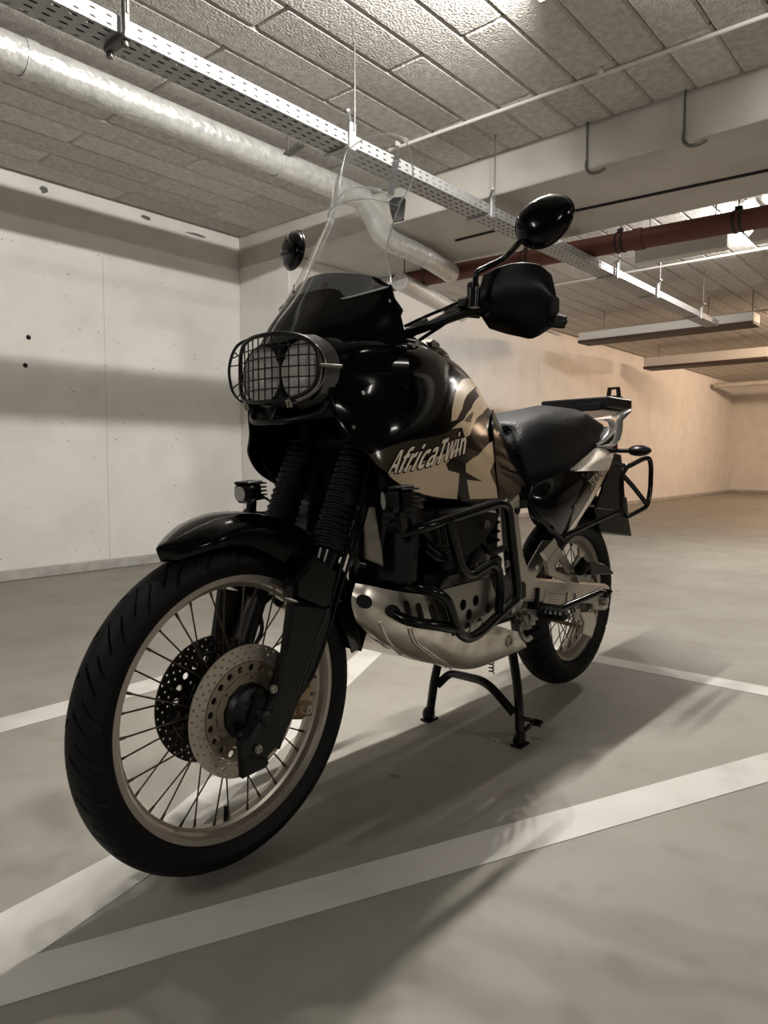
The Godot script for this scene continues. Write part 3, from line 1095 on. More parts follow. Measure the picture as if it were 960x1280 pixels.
func build_fork():
	var d = Vector3(0, 0.917, -0.400).normalized()
	var foot = Vector3(0, 0.347, -0.068)
	for side in [1.0, -1.0]:
		var o = Vector3(side * 0.093, 0, 0) + foot
		var s = Shape.new()
		# lower leg, swelling to the axle clamp
		s.tube([o - d * 0.085, o + d * 0.02, o + d * 0.10, o + d * 0.30, o + d * 0.345, o + d * 0.36], [0.024, 0.030, 0.0285, 0.029, 0.033, 0.033], 20)
		s.box(Vector3(0.045, 0.10, 0.105), Transform3D(Basis(Vector3(1, 0, 0), d, Vector3(1, 0, 0).cross(d)), o + Vector3(0, -0.012, 0.040)), 0.016)
		var leg = obj("fork_leg", s, M.tubing if side > 0 else M.engine, bike)
		s = Shape.new()
		s.lathe([Vector2(0, -0.012), Vector2(0.016, -0.012), Vector2(0.018, -0.004), Vector2(0.018, 0.012), Vector2(0.012, 0.016), Vector2(0, 0.016)], axle(Vector3(side * 0.122, 0.347, 0), side), 20)
		obj("axle_nut", s, M.engine, leg)
		# gaiter
		s = Shape.new()
		var pts = []
		var rr = []
		for k in 73:
			var t = k / 72.0
			pts.append(o + d * lerpf(0.345, 0.605, t))
			rr.append(lerpf(0.039, 0.034, t) + 0.0055 * (absf(fposmod(t * 18.0, 1.0) * 2.0 - 1.0) - 0.5))
		s.tube(pts, rr, 24)
		obj("fork_gaiter", s, M.rubber, bike)
		# stanchion up to the bars
		s = Shape.new()
		s.tube([o + d * 0.60, o + d * 0.90], 0.0215, 18)
		obj("stanchion", s, M.engine_alloy, bike)
		# calliper behind the leg
		s = Shape.new()
		var cb = Basis(Vector3(1, 0, 0), -0.25)
		var cp = Vector3(side * 0.062, 0.352 + 0.0, -0.138)
		s.box(Vector3(0.055, 0.115, 0.062), Transform3D(cb, cp), 0.012)
		s.box(Vector3(0.075, 0.032, 0.040), Transform3D(cb, cp + Vector3(0, 0.032, 0)), 0.006)
		s.box(Vector3(0.075, 0.032, 0.040), Transform3D(cb, cp + Vector3(0, -0.032, 0)), 0.006)
		var cal = obj("brake_calliper", s, M.gold, bike)
		s = Shape.new()
		bolt(s, cp + Vector3(side * 0.037, 0.032, 0), 0.008, Vector3(side, 0, 0))
		bolt(s, cp + Vector3(side * 0.037, -0.032, 0), 0.008, Vector3(side, 0, 0))
		obj("bolt", s, M.steel, cal)
		# shield over the lower leg
		s = Shape.new()
		var shield = [Vector3(0.1320, 0.5729, -0.0691), Vector3(0.1320, 0.5422, -0.1885), Vector3(0.1320, 0.4914, -0.1734), Vector3(0.1320, 0.4248, -0.1366), Vector3(0.1320, 0.3653, -0.0941), Vector3(0.1320, 0.3173, -0.0620), Vector3(0.1320, 0.2828, -0.0353), Vector3(0.1320, 0.2612, 0.0074), Vector3(0.1320, 0.2865, 0.0594), Vector3(0.1320, 0.3159, 0.0451), Vector3(0.1320, 0.3841, -0.0215), Vector3(0.1320, 0.4725, -0.0505)]
		var inner = shield.duplicate()
		if side < 0:
			shield = flip(shield)
		s.plate(shield.map(func(p): return p - Vector3(side * 0.013, 0, 0)), Vector3(side * 0.026, 0, 0), 0.006)
		s.tube([shield[1] + Vector3(-side * 0.004, 0, 0.014), shield[4] + Vector3(-side * 0.004, 0, 0.016)], 0.008, 8)
		var sh = obj("fork_shield", s, M.black, bike)
		s = Shape.new()
		for p in [Vector3(0.1340, 0.4053, -0.0116), Vector3(0.1340, 0.2935, 0.0291)]:
			bolt(s, Vector3(side * p.x, p.y, p.z), 0.007, Vector3(side, 0, 0))
		obj("bolt", s, M.steel, sh)
		s = Shape.new()
		s.box(Vector3(0.018, 0.10, 0.075), Transform3D(Basis(Vector3(1, 0, 0), 0.05), Vector3(side * 0.112, 0.285, 0.025)), 0.010)
		s.box(Vector3(0.012, 0.045, 0.05), xf(Vector3(side * 0.122, 0.30, 0.045), Vector3(8, 0, 0)), 0.005)
		s.tube([Vector3(side * 0.124, 0.318, 0.06), Vector3(side * 0.124, 0.278, 0.06)], 0.004, 8)
		obj("axle_clamp", s, M.black, bike)
	# speedometer drive on the near side
	var s2 = Shape.new()
	s2.lathe([Vector2(0.0, 0.026), Vector2(0.030, 0.026), Vector2(0.036, 0.018), Vector2(0.052, 0.012), Vector2(0.058, 0.0), Vector2(0.058, -0.02)], axle(Vector3(0.070, 0.347, 0)), 36)
	obj("speedometer_drive", s2, M.engine, bike)
	# fork brace and fender stays
	var s = Shape.new()
	for side in [1.0, -1.0]:
		s = Shape.new()
		var bk = [Vector3(0.1120, 0.5767, -0.0827), Vector3(0.1120, 0.6167, -0.0876), Vector3(0.1120, 0.6614, -0.1481), Vector3(0.1120, 0.6219, -0.2167), Vector3(0.1120, 0.5467, -0.2344), Vector3(0.1120, 0.5393, -0.1664)]
		if side < 0:
			bk = flip(bk)
		s.plate(bk.map(func(p): return p - Vector3(side * 0.012, 0, 0)), Vector3(side * 0.046, 0, 0), 0.008)
		obj("fork_brace", s, M.gloss, bike)
	for y in [[0.905, 0.0], [1.055, -0.02]]:
		s = Shape.new()
		var t: float = (y[0] - 0.347) / d.y
		s.box(Vector3(0.26, 0.04, 0.085), Transform3D(Basis(Vector3(1, 0, 0), d, Vector3(1, 0, 0).cross(d)), foot + d * t + Vector3(0, 0, -0.035)), 0.012)
		obj("triple_clamp", s, M.rubber, bike)
	# front fender: an inverted trough that follows the tyre
	s = Shape.new()
	var rows = []
	for i in 41:
		var a = lerpf(65.5, 170.0, i / 40.0) * PI / 180.0
		var t = i / 40.0
		var half = 0.076 * sqrt(clampf(t * 8.0, 0.0005, 1.0))
		if t > 0.75:
			half = lerpf(0.076, 0.062, (t - 0.75) * 4.0)
		var r = lerpf(0.383, 0.408, smoothstep(0.0, 0.25, t))
		r = lerpf(r, 0.383, smoothstep(0.5, 1.0, t))
		var skirt = lerpf(0.012, 0.085, smoothstep(0.0, 0.5, t))
		if t > 0.72:
			skirt = lerpf(0.085, 0.045, (t - 0.72) / 0.28)
		var row = []
		for j in 19:
			var q = (j - 9) / 9.0
			var x = half * (sin(clampf(q * 1.5, -1.0, 1.0) * PI / 2))
			var drop = 0.0
			if absf(q) > 0.3:
				drop = skirt * pow((absf(q) - 0.3) / 0.7, 1.3)
			drop += 0.016 * pow(minf(absf(q) / 0.55, 1.0), 2.0)
			var rr = r - drop
			row.append(Vector3(x, 0.347 + rr * sin(a), rr * cos(a)))
		rows.append(row)
	s.shell(rows, 0.004)
	var fen = obj("front_fender", s, M.gloss, bike)
	s = Shape.new()
	s.plate([Vector3(0.068, 0.47, -0.355), Vector3(0.06, 0.392, -0.375), Vector3(-0.06, 0.392, -0.375), Vector3(-0.068, 0.47, -0.355)], Vector3(0, 0.3, 1).normalized() * 0.004)
	obj("mud_flap", s, M.matt, fen)
	# brake hoses
	s = Shape.new()
	s.tube(curve([Vector3(0.105, 0.42, -0.15), Vector3(0.118, 0.52, -0.18), Vector3(0.125, 0.66, -0.235), Vector3(0.12, 0.78, -0.31), Vector3(0.10, 0.90, -0.36)], 8), 0.0052, 8)
	obj("brake_hose", s, M.rubber, bike)
	s = Shape.new()
	s.tube(curve([Vector3(-0.07, 0.42, -0.12), Vector3(-0.062, 0.47, -0.145), Vector3(-0.075, 0.52, -0.155), Vector3(-0.06, 0.57, -0.20), Vector3(-0.07, 0.70, -0.27)], 8), 0.0052, 8)
	obj("brake_hose", s, M.rubber, bike)
	s = Shape.new()
	s.tube(curve([Vector3(0.118, 0.33, -0.02), Vector3(0.122, 0.40, -0.13), Vector3(0.128, 0.60, -0.225), Vector3(0.115, 0.80, -0.33)], 8), 0.004, 8)
	obj("speedometer_cable", s, M.rubber, bike)

# ---------------------------------------------------------------- bodywork, lights, screen, controls
func superellipse(cx: float, cy: float, rx: float, ry: float, z: float, n = 40, p := 2.6, sweep := 0.0) -> Array:
	var out = []
	for k in n:
		var a = TAU * k / n
		var c = cos(a)
		var s = sin(a)
		var x = signf(c) * pow(absf(c), 2.0 / p) * rx
		out.append(Vector3(cx + x, cy + signf(s) * pow(absf(s), 2.0 / p) * ry, z - sweep * x * x))
	return out

func build_bodywork():
	var side = [
		[Vector3(0.0000, 1.1300, -0.2100), Vector3(0.0000, 1.1650, -0.3000), Vector3(0.0000, 1.1500, -0.4400), Vector3(0.0000, 1.1750, -0.6200), Vector3(0.0000, 1.1500, -0.8300), Vector3(0.0000, 1.0300, -0.9500)],
		[Vector3(0.1250, 1.1127, -0.2010), Vector3(0.1550, 1.1293, -0.2629), Vector3(0.1650, 1.1352, -0.3899), Vector3(0.1200, 1.1425, -0.5753), Vector3(0.0850, 1.1022, -0.7740), Vector3(0.0800, 0.9980, -0.9236)],
		[Vector3(0.1330, 1.0459, -0.1853), Vector3(0.1620, 1.0488, -0.2422), Vector3(0.1850, 1.0581, -0.3657), Vector3(0.1900, 1.0504, -0.4979), Vector3(0.1700, 1.0216, -0.6306), Vector3(0.1400, 0.9457, -0.8155)],
		[Vector3(0.1350, 0.9942, -0.1757), Vector3(0.1630, 0.9617, -0.2282), Vector3(0.2150, 0.9457, -0.3014), Vector3(0.2350, 0.9222, -0.4223), Vector3(0.2200, 0.8966, -0.5593), Vector3(0.1800, 0.8561, -0.7659)],
		[Vector3(0.1500, 0.9264, -0.1918), Vector3(0.2000, 0.8752, -0.2259), Vector3(0.2180, 0.8247, -0.2846), Vector3(0.2250, 0.7839, -0.3971), Vector3(0.2100, 0.7628, -0.5692), Vector3(0.1800, 0.7542, -0.7892)]]
	var rows = patch(side, 48, 40)
	for m in [1, -1]:
		var s = Shape.new()
		s.shell(rows if m > 0 else flip_rows(rows), 0.004)
		var p = obj("side_fairing", s, M.gloss, bike)
		var put = func(called: String, sh: Shape, mt: Material):
			if m > 0:
				obj(called, sh, mt, p)
		if m < 0:
			continue
		put.call("bronze_graphic", decal(side, PackedVector2Array([Vector2(0.2052, 0.9864), Vector2(0.3537, 0.8757), Vector2(0.4621, 0.8093), Vector2(0.6000, 0.7500), Vector2(0.7515, 0.6775), Vector2(0.7648, 0.7096), Vector2(0.6875, 0.7877), Vector2(0.5171, 0.8708), Vector2(0.3762, 0.9856), Vector2(0.2676, 0.9991)]), 0.0006), M.bronze)
		put.call("beige_graphic", decal(side, PackedVector2Array([Vector2(0.3646, 0.9912), Vector2(0.4626, 0.9223), Vector2(0.5973, 0.8454), Vector2(0.7558, 0.7673), Vector2(0.7998, 0.7348), Vector2(0.7312, 0.8090), Vector2(0.6830, 0.8500), Vector2(0.7032, 0.8732), Vector2(0.7749, 0.8742), Vector2(0.7691, 0.9908), Vector2(0.6777, 0.9928), Vector2(0.5901, 0.9957), Vector2(0.4951, 0.9986), Vector2(0.4106, 0.9988)]), 0.0008), M.beige)
		put.call("beige_graphic", decal(side, PackedVector2Array([Vector2(0.8122, 0.8219), Vector2(0.8367, 0.7995), Vector2(0.8926, 0.7488), Vector2(1.0000, 0.5843), Vector2(1.0000, 0.7346), Vector2(0.9608, 0.8196), Vector2(0.9948, 0.9033), Vector2(0.9967, 0.9836), Vector2(0.8386, 0.9870), Vector2(0.8214, 0.8954), Vector2(0.9121, 0.8883), Vector2(0.8133, 0.8592)]), 0.0008), M.beige)
		put.call("beige_graphic", decal(side, PackedVector2Array([Vector2(0.7619, 0.3700), Vector2(0.8856, 0.1001), Vector2(0.8318, 0.3802), Vector2(0.7868, 0.5678), Vector2(0.7442, 0.6392), Vector2(0.6969, 0.6614), Vector2(0.7005, 0.6042)]), 0.0008), M.beige)
		put.call("beige_graphic", decal(side, PackedVector2Array([Vector2(0.9118, 0.1501), Vector2(0.9642, 0.1377), Vector2(0.9224, 0.4527), Vector2(0.8385, 0.6713), Vector2(0.8053, 0.7024), Vector2(0.7859, 0.6610), Vector2(0.6998, 0.6964), Vector2(0.8015, 0.6145), Vector2(0.8523, 0.5092)]), 0.0008), M.beige)
		put.call("beige_graphic", decal(side, PackedVector2Array([Vector2(0.8771, 0.2000), Vector2(0.9225, 0.2167), Vector2(0.9756, 0.1364), Vector2(0.9006, 0.3466), Vector2(0.8505, 0.3161)]), 0.0008), M.beige)
		put.call("dark_graphic", decal(side, PackedVector2Array([Vector2(0.8013, 0.6227), Vector2(0.8691, 0.5129), Vector2(0.8467, 0.5989)]), 0.0016), M.ink)
		var words = lettering("AfricaTwin", 0.30)
		var box = PackedVector2Array([Vector2(0.3646, 0.9912), Vector2(0.8110, 0.7730), Vector2(0.8116, 0.6650), Vector2(0.3990, 0.8714)])
		var ink = Shape.new()
		for k in 12:
			var a = TAU * k / 12.0
			lay_letters(side, words, box, 0.0014, Vector2(cos(a) * 0.011, sin(a) * 0.055), ink)
		put.call("letter_outline", ink, M.ink)
		put.call("lettering", lay_letters(side, words, box, 0.0022), M.letter)
		# overlapping upper fairing piece and its screws
		var lap = decal(side, PackedVector2Array([Vector2(0.0032, 0.2898), Vector2(0.1920, 0.2747), Vector2(0.3699, 0.2751), Vector2(0.3904, 0.3396), Vector2(0.3691, 0.4625), Vector2(0.2798, 0.5421), Vector2(0.1701, 0.6268), Vector2(0.0509, 0.7475)]), 0.004)
		obj("upper_fairing", lap, M.gloss, p)
		for q in PackedVector2Array([Vector2(0.2295, 0.6038), Vector2(0.4098, 0.4168), Vector2(0.1624, 0.8409), Vector2(0.9747, 0.0256)]):
			var screw = Shape.new()
			bolt(screw, at_net(side, q.x, q.y), 0.0035, net_normal(side, q.x, q.y), 0.003)
			obj("screw", screw, M.steel, p)
	# tank cap and the dash of the tank top
	var s = Shape.new()
	s.lathe([Vector2(0.0, 0.012), Vector2(0.038, 0.012), Vector2(0.042, 0.006), Vector2(0.044, -0.02)], xf(Vector3(0, 1.178, -0.62), Vector3(8, 0, 0)), 28)
	obj("tank_cap", s, M.steel, bike)
	s = Shape.new()
	s.ball(Vector3(0, 1.14, -0.60), Vector3(0.10, 0.05, 0.16), Basis(), 20)
	obj("tank_top", s, M.gloss, bike)
	# rear edge of the tank: the knee panel
	s = Shape.new()
	var knee = [[Vector3(0.0900, 1.0151, -0.8983), Vector3(0.0900, 0.9747, -0.9441), Vector3(0.1000, 0.9133, -0.9941)], [Vector3(0.1500, 0.9564, -0.8076), Vector3(0.1350, 0.9365, -0.8887), Vector3(0.1250, 0.8671, -0.9906)], [Vector3(0.1830, 0.8561, -0.7693), Vector3(0.1650, 0.8443, -0.8588), Vector3(0.1400, 0.8115, -0.9996)], [Vector3(0.1800, 0.7584, -0.7933), Vector3(0.1650, 0.7586, -0.8879), Vector3(0.1500, 0.7781, -0.9926)]]
	rows = patch(knee, 10, 14)
	s.shell(rows, 0.004)
	obj("knee_panel", s, M.gloss, bike)
	s = Shape.new()
	s.shell(flip_rows(rows), 0.004)
	obj("knee_panel", s, M.gloss, bike)

	# nose round the twin headlamps
	s = Shape.new()
	var rings = [superellipse(0, 1.060, 0.137, 0.071, -0.160, 48, 2.6, 1.2), superellipse(0, 1.060, 0.143, 0.080, -0.160, 48, 2.6, 1.5), superellipse(0, 1.062, 0.150, 0.096, -0.188, 48, 2.6, 1.5), superellipse(0, 1.06, 0.165, 0.11, -0.235, 48, 2.5, 1.5), superellipse(0, 1.06, 0.20, 0.125, -0.33, 48, 2.4, 1.0)]
	s.grid(rings, s.group(), true)
	var nose = obj("nose_fairing", s, M.gloss, bike)
	s = Shape.new()
	s.fan(superellipse(0, 1.060, 0.138, 0.072, -0.20, 48, 2.6, 1.2))
	s.box(Vector3(0.03, 0.05, 0.03), xf(Vector3(0, 1.108, -0.165)), 0.008)
	s.slab([Vector2(-0.035, -0.036), Vector2(0.035, -0.036), Vector2(0.0, 0.018)], 0.03, xf(Vector3(0, 1.015, -0.163)), 0.005)
	s.slab([Vector2(-0.026, 0.034), Vector2(0.0, -0.012), Vector2(0.026, 0.034)], 0.03, xf(Vector3(0, 1.09, -0.163)), 0.005)
	obj("lamp_backplate", s, M.matt, nose)
	for x in [-0.067, 0.067]:
		s = Shape.new()
		var f = Transform3D(Basis(Vector3(1, 0, 0), Vector3(0, 0, 1), Vector3(0, -1, 0)), Vector3(x, 1.060, -0.163))
		s.lathe([Vector2(0.010, -0.062), Vector2(0.030, -0.054), Vector2(0.050, -0.034), Vector2(0.062, -0.006), Vector2(0.065, 0.004)], f, 40, true)
		var h = obj("headlamp", s, M.reflector, bike)
		s = Shape.new()
		s.lathe([Vector2(0.0655, -0.01), Vector2(0.0655, 0.005), Vector2(0.067, 0.006), Vector2(0.069, 0.002), Vector2(0.069, -0.02)], f, 40)
		obj("bezel", s, M.black, h)
		s = Shape.new()
		s.lathe([Vector2(0.0, 0.015), Vector2(0.02, 0.0142), Vector2(0.045, 0.010), Vector2(0.0655, 0.003)], f, 40, true)
		obj("lens", s, M.lens, h)
		s = Shape.new()
		for k in 9:
			var xx = (k - 4) * 0.0138
			var hh = sqrt(0.062 * 0.062 - xx * xx)
			s.tube([f * Vector3(xx, 0.004, -hh), f * Vector3(xx, 0.011, -hh * 0.4), f * Vector3(xx, 0.011, hh * 0.4), f * Vector3(xx, 0.004, hh)], 0.0016, 6)
		obj("lens_flute", s, M.lens, h)
		s = Shape.new()
		s.ball(f * Vector3(0, -0.03, 0), Vector3(0.009, 0.009, 0.02), Basis(), 12)
		obj("bulb", s, M.steel, h)
	# lamp guard: a steel basket before the headlamps
	var gz = func(x: float, y: float) -> Vector3:
		return Vector3(x, 1.066 + y, -0.112 - 2.1 * x * x)
	s = Shape.new()
	var frame = []
	for p in superellipse(0, 0, 0.131, 0.072, 0, 48, 3.0):
		frame.append(gz.call(p.x, p.y))
	s.tube(frame, 0.0048, 8, true)
	var gd = obj("headlamp_guard", s, M.black, bike)
	for k in 11:
		var x = (k - 5) * 0.0225
		var y = 0.072 * pow(1.0 - pow(absf(x) / 0.131, 3.0), 1.0 / 3.0)
		s = Shape.new()
		s.tube([gz.call(x, -y), gz.call(x, y)], 0.0017, 6)
		obj("guard_bar", s, M.black, gd)
	for k in 5:
		var y = (k - 2) * 0.0225
		var x = 0.131 * pow(1.0 - pow(absf(y) / 0.072, 3.0), 1.0 / 3.0)
		s = Shape.new()
		var run = []
		for j in 13:
			run.append(gz.call(lerpf(-x, x, j / 12.0), y))
		s.tube(run, 0.0017, 6)
		obj("guard_bar", s, M.black, gd)
	for m in [-1.0]:
		s = Shape.new()
		var wing = curve([Vector3(-0.1250, 1.1600, -0.1952), Vector3(-0.1600, 1.1372, -0.1630), Vector3(-0.1700, 1.0876, -0.1464), Vector3(-0.1650, 1.0348, -0.1487), Vector3(-0.1450, 1.0096, -0.1540), Vector3(-0.1200, 0.9972, -0.1553)], 6)
		s.tube(wing, 0.0036, 8)
		for e in [[8, -0.9, 0.040], [12, -1.0, 0.022], [18, -1.0, -0.018], [23, -0.95, -0.040]]:
			s.tube([wing[e[0]], gz.call(m * 0.127, e[2])], 0.0017, 6)
		s.tube([wing[10], gz.call(m * 0.118, 0.045)], 0.0017, 6)
		obj("guard_wing", s, M.black, gd)
	for m in [-1.0, 1.0]:
		s = Shape.new()
		s.tube([gz.call(m * 0.128, 0.0), Vector3(m * 0.172, 1.062, -0.178)], 0.0042, 10)
		obj("guard_bolt", s, M.steel if m > 0 else M.black, gd)
	for x in [-0.085, 0.06]:
		s = Shape.new()
		s.tube([Vector3(x, 0.996, -0.121), Vector3(x, 0.980, -0.127)], 0.0035, 8)
		s.tube([Vector3(x + 0.010, 0.996, -0.121), Vector3(x + 0.010, 0.980, -0.127)], 0.0035, 8)
		s.box(Vector3(0.016, 0.006, 0.01), xf(Vector3(x + 0.005, 0.994, -0.122)), 0.001)
		obj("guard_clip", s, M.steel, gd)
	# clear side of the lamp unit
	s = Shape.new()
	rings = [[], []]
	for k in 25:
		var a = lerpf(-1.25, 1.1, k / 24.0)
		var c = signf(cos(a)) * pow(absf(cos(a)), 2.0 / 2.3)
		var d = signf(sin(a)) * pow(absf(sin(a)), 2.0 / 2.3)
		rings[0].append(Vector3(0.136 * c, 1.062 + 0.076 * d, -0.142 - 1.2 * 0.0185 * c * c))
		rings[1].append(Vector3(0.150 * c, 1.062 + 0.088 * d, -0.166 - 1.2 * 0.0225 * c * c))
	s.grid(rings, s.group())
	obj("lamp_unit_side", s, M.lamp_glass, nose)
	s = Shape.new()
	s.tube(rings[0], 0.0022, 6)
	obj("lamp_unit_rim", s, M.steel, nose)
	# twin intake under the lamps
	s = Shape.new()
	var lip = curve([Vector3(-0.125, 0.992, -0.185), Vector3(-0.112, 0.966, -0.165), Vector3(-0.06, 0.952, -0.132), Vector3(0, 0.950, -0.122), Vector3(0.06, 0.952, -0.132), Vector3(0.112, 0.966, -0.165), Vector3(0.125, 0.992, -0.185)], 6)
	s.tube(lip, 0.0065, 10)
	s.tube([Vector3(0, 0.950, -0.122), Vector3(0.0, 0.985, -0.142)], 0.007, 8)
	s.plate([Vector3(-0.115, 0.965, -0.21), Vector3(0.115, 0.965, -0.21), Vector3(0.06, 0.952, -0.135), Vector3(-0.06, 0.952, -0.135)], Vector3(0, 0.008, 0.0015), 0.0)
	s.plate([Vector3(-0.13, 0.96, -0.205), Vector3(0.13, 0.96, -0.205), Vector3(0.13, 1.0, -0.185), Vector3(-0.13, 1.0, -0.185)], Vector3(0, 0, 0.006))
	obj("nose_intake", s, M.black, bike)
	# dark inner shields between nose and wings
	s = Shape.new()
	for m in [1.0, -1.0]:
		var inner = [[Vector3(m * 0.135, 0.985, -0.19), Vector3(m * 0.155, 0.97, -0.30), Vector3(m * 0.16, 0.96, -0.42)], [Vector3(m * 0.188, 0.895, -0.232), Vector3(m * 0.19, 0.86, -0.30), Vector3(m * 0.18, 0.84, -0.42)], [Vector3(m * 0.19, 0.845, -0.275), Vector3(m * 0.17, 0.78, -0.31), Vector3(m * 0.16, 0.76, -0.42)]]
		s = Shape.new()
		s.shell(patch(inner, 8, 10), 0.004)
		obj("inner_shield", s, M.rubber, bike)
	s = Shape.new()
	s.plate([Vector3(-0.16, 0.97, -0.34), Vector3(0.16, 0.97, -0.34), Vector3(0.16, 0.70, -0.40), Vector3(-0.16, 0.70, -0.40)], Vector3(0, 0, 0.01))
	obj("inner_shield", s, M.rubber, bike)

	# cowl under the screen
	var cowl = [
		[Vector3(-0.1860, 1.2511, -0.3156), Vector3(-0.1350, 1.2800, -0.3145), Vector3(-0.0700, 1.2920, -0.2850), Vector3(0.0000, 1.2970, -0.2720), Vector3(0.0700, 1.2920, -0.2850), Vector3(0.1350, 1.2800, -0.3145), Vector3(0.1860, 1.2511, -0.3156)],
		[Vector3(-0.1920, 1.2163, -0.3307), Vector3(-0.1500, 1.2202, -0.2869), Vector3(-0.0800, 1.2350, -0.2450), Vector3(0.0000, 1.2400, -0.2320), Vector3(0.0800, 1.2350, -0.2450), Vector3(0.1500, 1.2202, -0.2869), Vector3(0.1920, 1.2163, -0.3307)],
		[Vector3(-0.1950, 1.1799, -0.3469), Vector3(-0.1550, 1.1638, -0.2629), Vector3(-0.0850, 1.1800, -0.2000), Vector3(0.0000, 1.1800, -0.1870), Vector3(0.0850, 1.1800, -0.2000), Vector3(0.1550, 1.1638, -0.2629), Vector3(0.1950, 1.1799, -0.3469)],
		[Vector3(-0.1980, 1.1300, -0.3607), Vector3(-0.1500, 1.0966, -0.2450), Vector3(-0.0850, 1.1280, -0.1650), Vector3(0.0000, 1.1250, -0.1470), Vector3(0.0850, 1.1280, -0.1650), Vector3(0.1500, 1.0966, -0.2450), Vector3(0.1980, 1.1300, -0.3607)]]
	s = Shape.new()
	s.shell(patch(cowl, 32, 24), 0.004)
	var cw = obj("screen_cowl", s, M.gloss, bike)
	for q in [at_net(cowl, 0.60, 0.17), at_net(cowl, 0.87, 0.12), at_net(cowl, 0.36, 0.17), at_net(cowl, 0.13, 0.12)]:
		s = Shape.new()
		bolt(s, q + Vector3(0, 0.001, 0.003), 0.0045, Vector3(q.x * 3.0, 0.45, 0.8).normalized(), 0.004)
		obj("screen_screw", s, M.steel, cw)
	# windscreen and the added deflector
	var screen = [
		[Vector3(-0.1840, 1.2520, -0.3220), Vector3(-0.1100, 1.2250, -0.2550), Vector3(0.0000, 1.2150, -0.2220), Vector3(0.1100, 1.2250, -0.2550), Vector3(0.1840, 1.2520, -0.3220)],
		[Vector3(-0.1550, 1.2900, -0.3520), Vector3(-0.0950, 1.2950, -0.2900), Vector3(0.0000, 1.2950, -0.2620), Vector3(0.0950, 1.2950, -0.2900), Vector3(0.1550, 1.2900, -0.3520)],
		[Vector3(-0.1280, 1.3450, -0.3700), Vector3(-0.0850, 1.3600, -0.3250), Vector3(0.0000, 1.3700, -0.3020), Vector3(0.0850, 1.3600, -0.3250), Vector3(0.1280, 1.3450, -0.3700)],
		[Vector3(-0.1160, 1.4200, -0.4080), Vector3(-0.0750, 1.4350, -0.3650), Vector3(0.0000, 1.4450, -0.3450), Vector3(0.0750, 1.4350, -0.3650), Vector3(0.1160, 1.4200, -0.4080)],
		[Vector3(-0.1120, 1.4770, -0.4400), Vector3(-0.0700, 1.5100, -0.4050), Vector3(0.0000, 1.5250, -0.3900), Vector3(0.0700, 1.5100, -0.4050), Vector3(0.1120, 1.4770, -0.4400)]]
	s = Shape.new()
	rows = patch(screen, 32, 32)
	s.grid(rows, s.group())
	var ws = obj("windscreen", s, M.glass, bike)
	var rim = func(r: Array) -> Array:
		var out = []
		for j in r[0].size():
			out.append(r[0][j])
		for i in range(1, r.size()):
			out.append(r[i][r[0].size() - 1])
		for j in range(r[0].size() - 2, -1, -1):
			out.append(r[r.size() - 1][j])
		for i in range(r.size() - 2, 0, -1):
			out.append(r[i][0])
		return out
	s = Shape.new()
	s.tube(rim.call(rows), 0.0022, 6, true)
	obj("screen_edge_highlight", s, M.screen_edge_highlight, ws)  # thin pale tube added round the rim to draw its highlight
	var defl = [
		[Vector3(-0.1120, 1.4700, -0.4320), Vector3(-0.0700, 1.4820, -0.3820), Vector3(0.0000, 1.4850, -0.3620), Vector3(0.0700, 1.4820, -0.3820), Vector3(0.1120, 1.4700, -0.4320)],
		[Vector3(-0.1320, 1.5240, -0.4590), Vector3(-0.0800, 1.5400, -0.4050), Vector3(0.0000, 1.5450, -0.3850), Vector3(0.0800, 1.5400, -0.4050), Vector3(0.1320, 1.5240, -0.4590)],
		[Vector3(-0.1260, 1.5800, -0.4670), Vector3(-0.0800, 1.6000, -0.4300), Vector3(0.0000, 1.6050, -0.4120), Vector3(0.0800, 1.6000, -0.4300), Vector3(0.1260, 1.5800, -0.4670)],
		[Vector3(-0.1050, 1.6370, -0.4710), Vector3(-0.0700, 1.6520, -0.4500), Vector3(0.0000, 1.6600, -0.4420), Vector3(0.0700, 1.6520, -0.4500), Vector3(0.1050, 1.6370, -0.4710)]]
	s = Shape.new()
	rows = patch(defl, 32, 24)
	s.grid(rows, s.group())
	var df = obj("deflector", s, M.glass, bike)
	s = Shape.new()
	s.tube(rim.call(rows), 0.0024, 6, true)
	obj("deflector_edge_highlight", s, M.screen_edge_highlight, df)  # same pale tube, drawing the deflector's edge highlight
	s = Shape.new()
	s.plate([Vector3(0.1040, 1.4806, -0.4150), Vector3(0.1040, 1.4920, -0.4297), Vector3(0.1040, 1.4968, -0.4538), Vector3(0.1040, 1.4899, -0.4630), Vector3(0.1040, 1.4414, -0.4572), Vector3(0.1040, 1.4327, -0.4300), Vector3(0.1040, 1.4582, -0.4210)], Vector3(0.010, 0, 0.004), 0.002)
	obj("deflector_arm", s, M.gloss, df)
	s = Shape.new()
	for k in 15:
		var c = (Vector3(0.0880, 1.5025, -0.4339)).lerp(Vector3(0.0840, 1.5998, -0.4624), k / 14.0)
		s.box(Vector3(0.014, 0.004, 0.005), xf(c, Vector3(-18, 12, 4)), 0.001)
	for e in [-0.009, 0.009]:
		s.tube([(Vector3(0.0880, 1.4965, -0.4324)) + Vector3(e, 0, 0), (Vector3(0.0840, 1.6057, -0.4633)) + Vector3(e, 0, 0)], 0.0014, 6)
	obj("deflector_ratchet", s, M.zinc, df)
	# instruments behind the screen
	s = Shape.new()
	s.box(Vector3(0.25, 0.10, 0.09), xf(Vector3(0, 1.215, -0.40), Vector3(-35, 0, 0)), 0.02)
	s.box(Vector3(0.12, 0.07, 0.05), xf(Vector3(-0.01, 1.275, -0.36), Vector3(-25, 0, 0)), 0.012)
	obj("instrument_housing", s, M.black, bike)
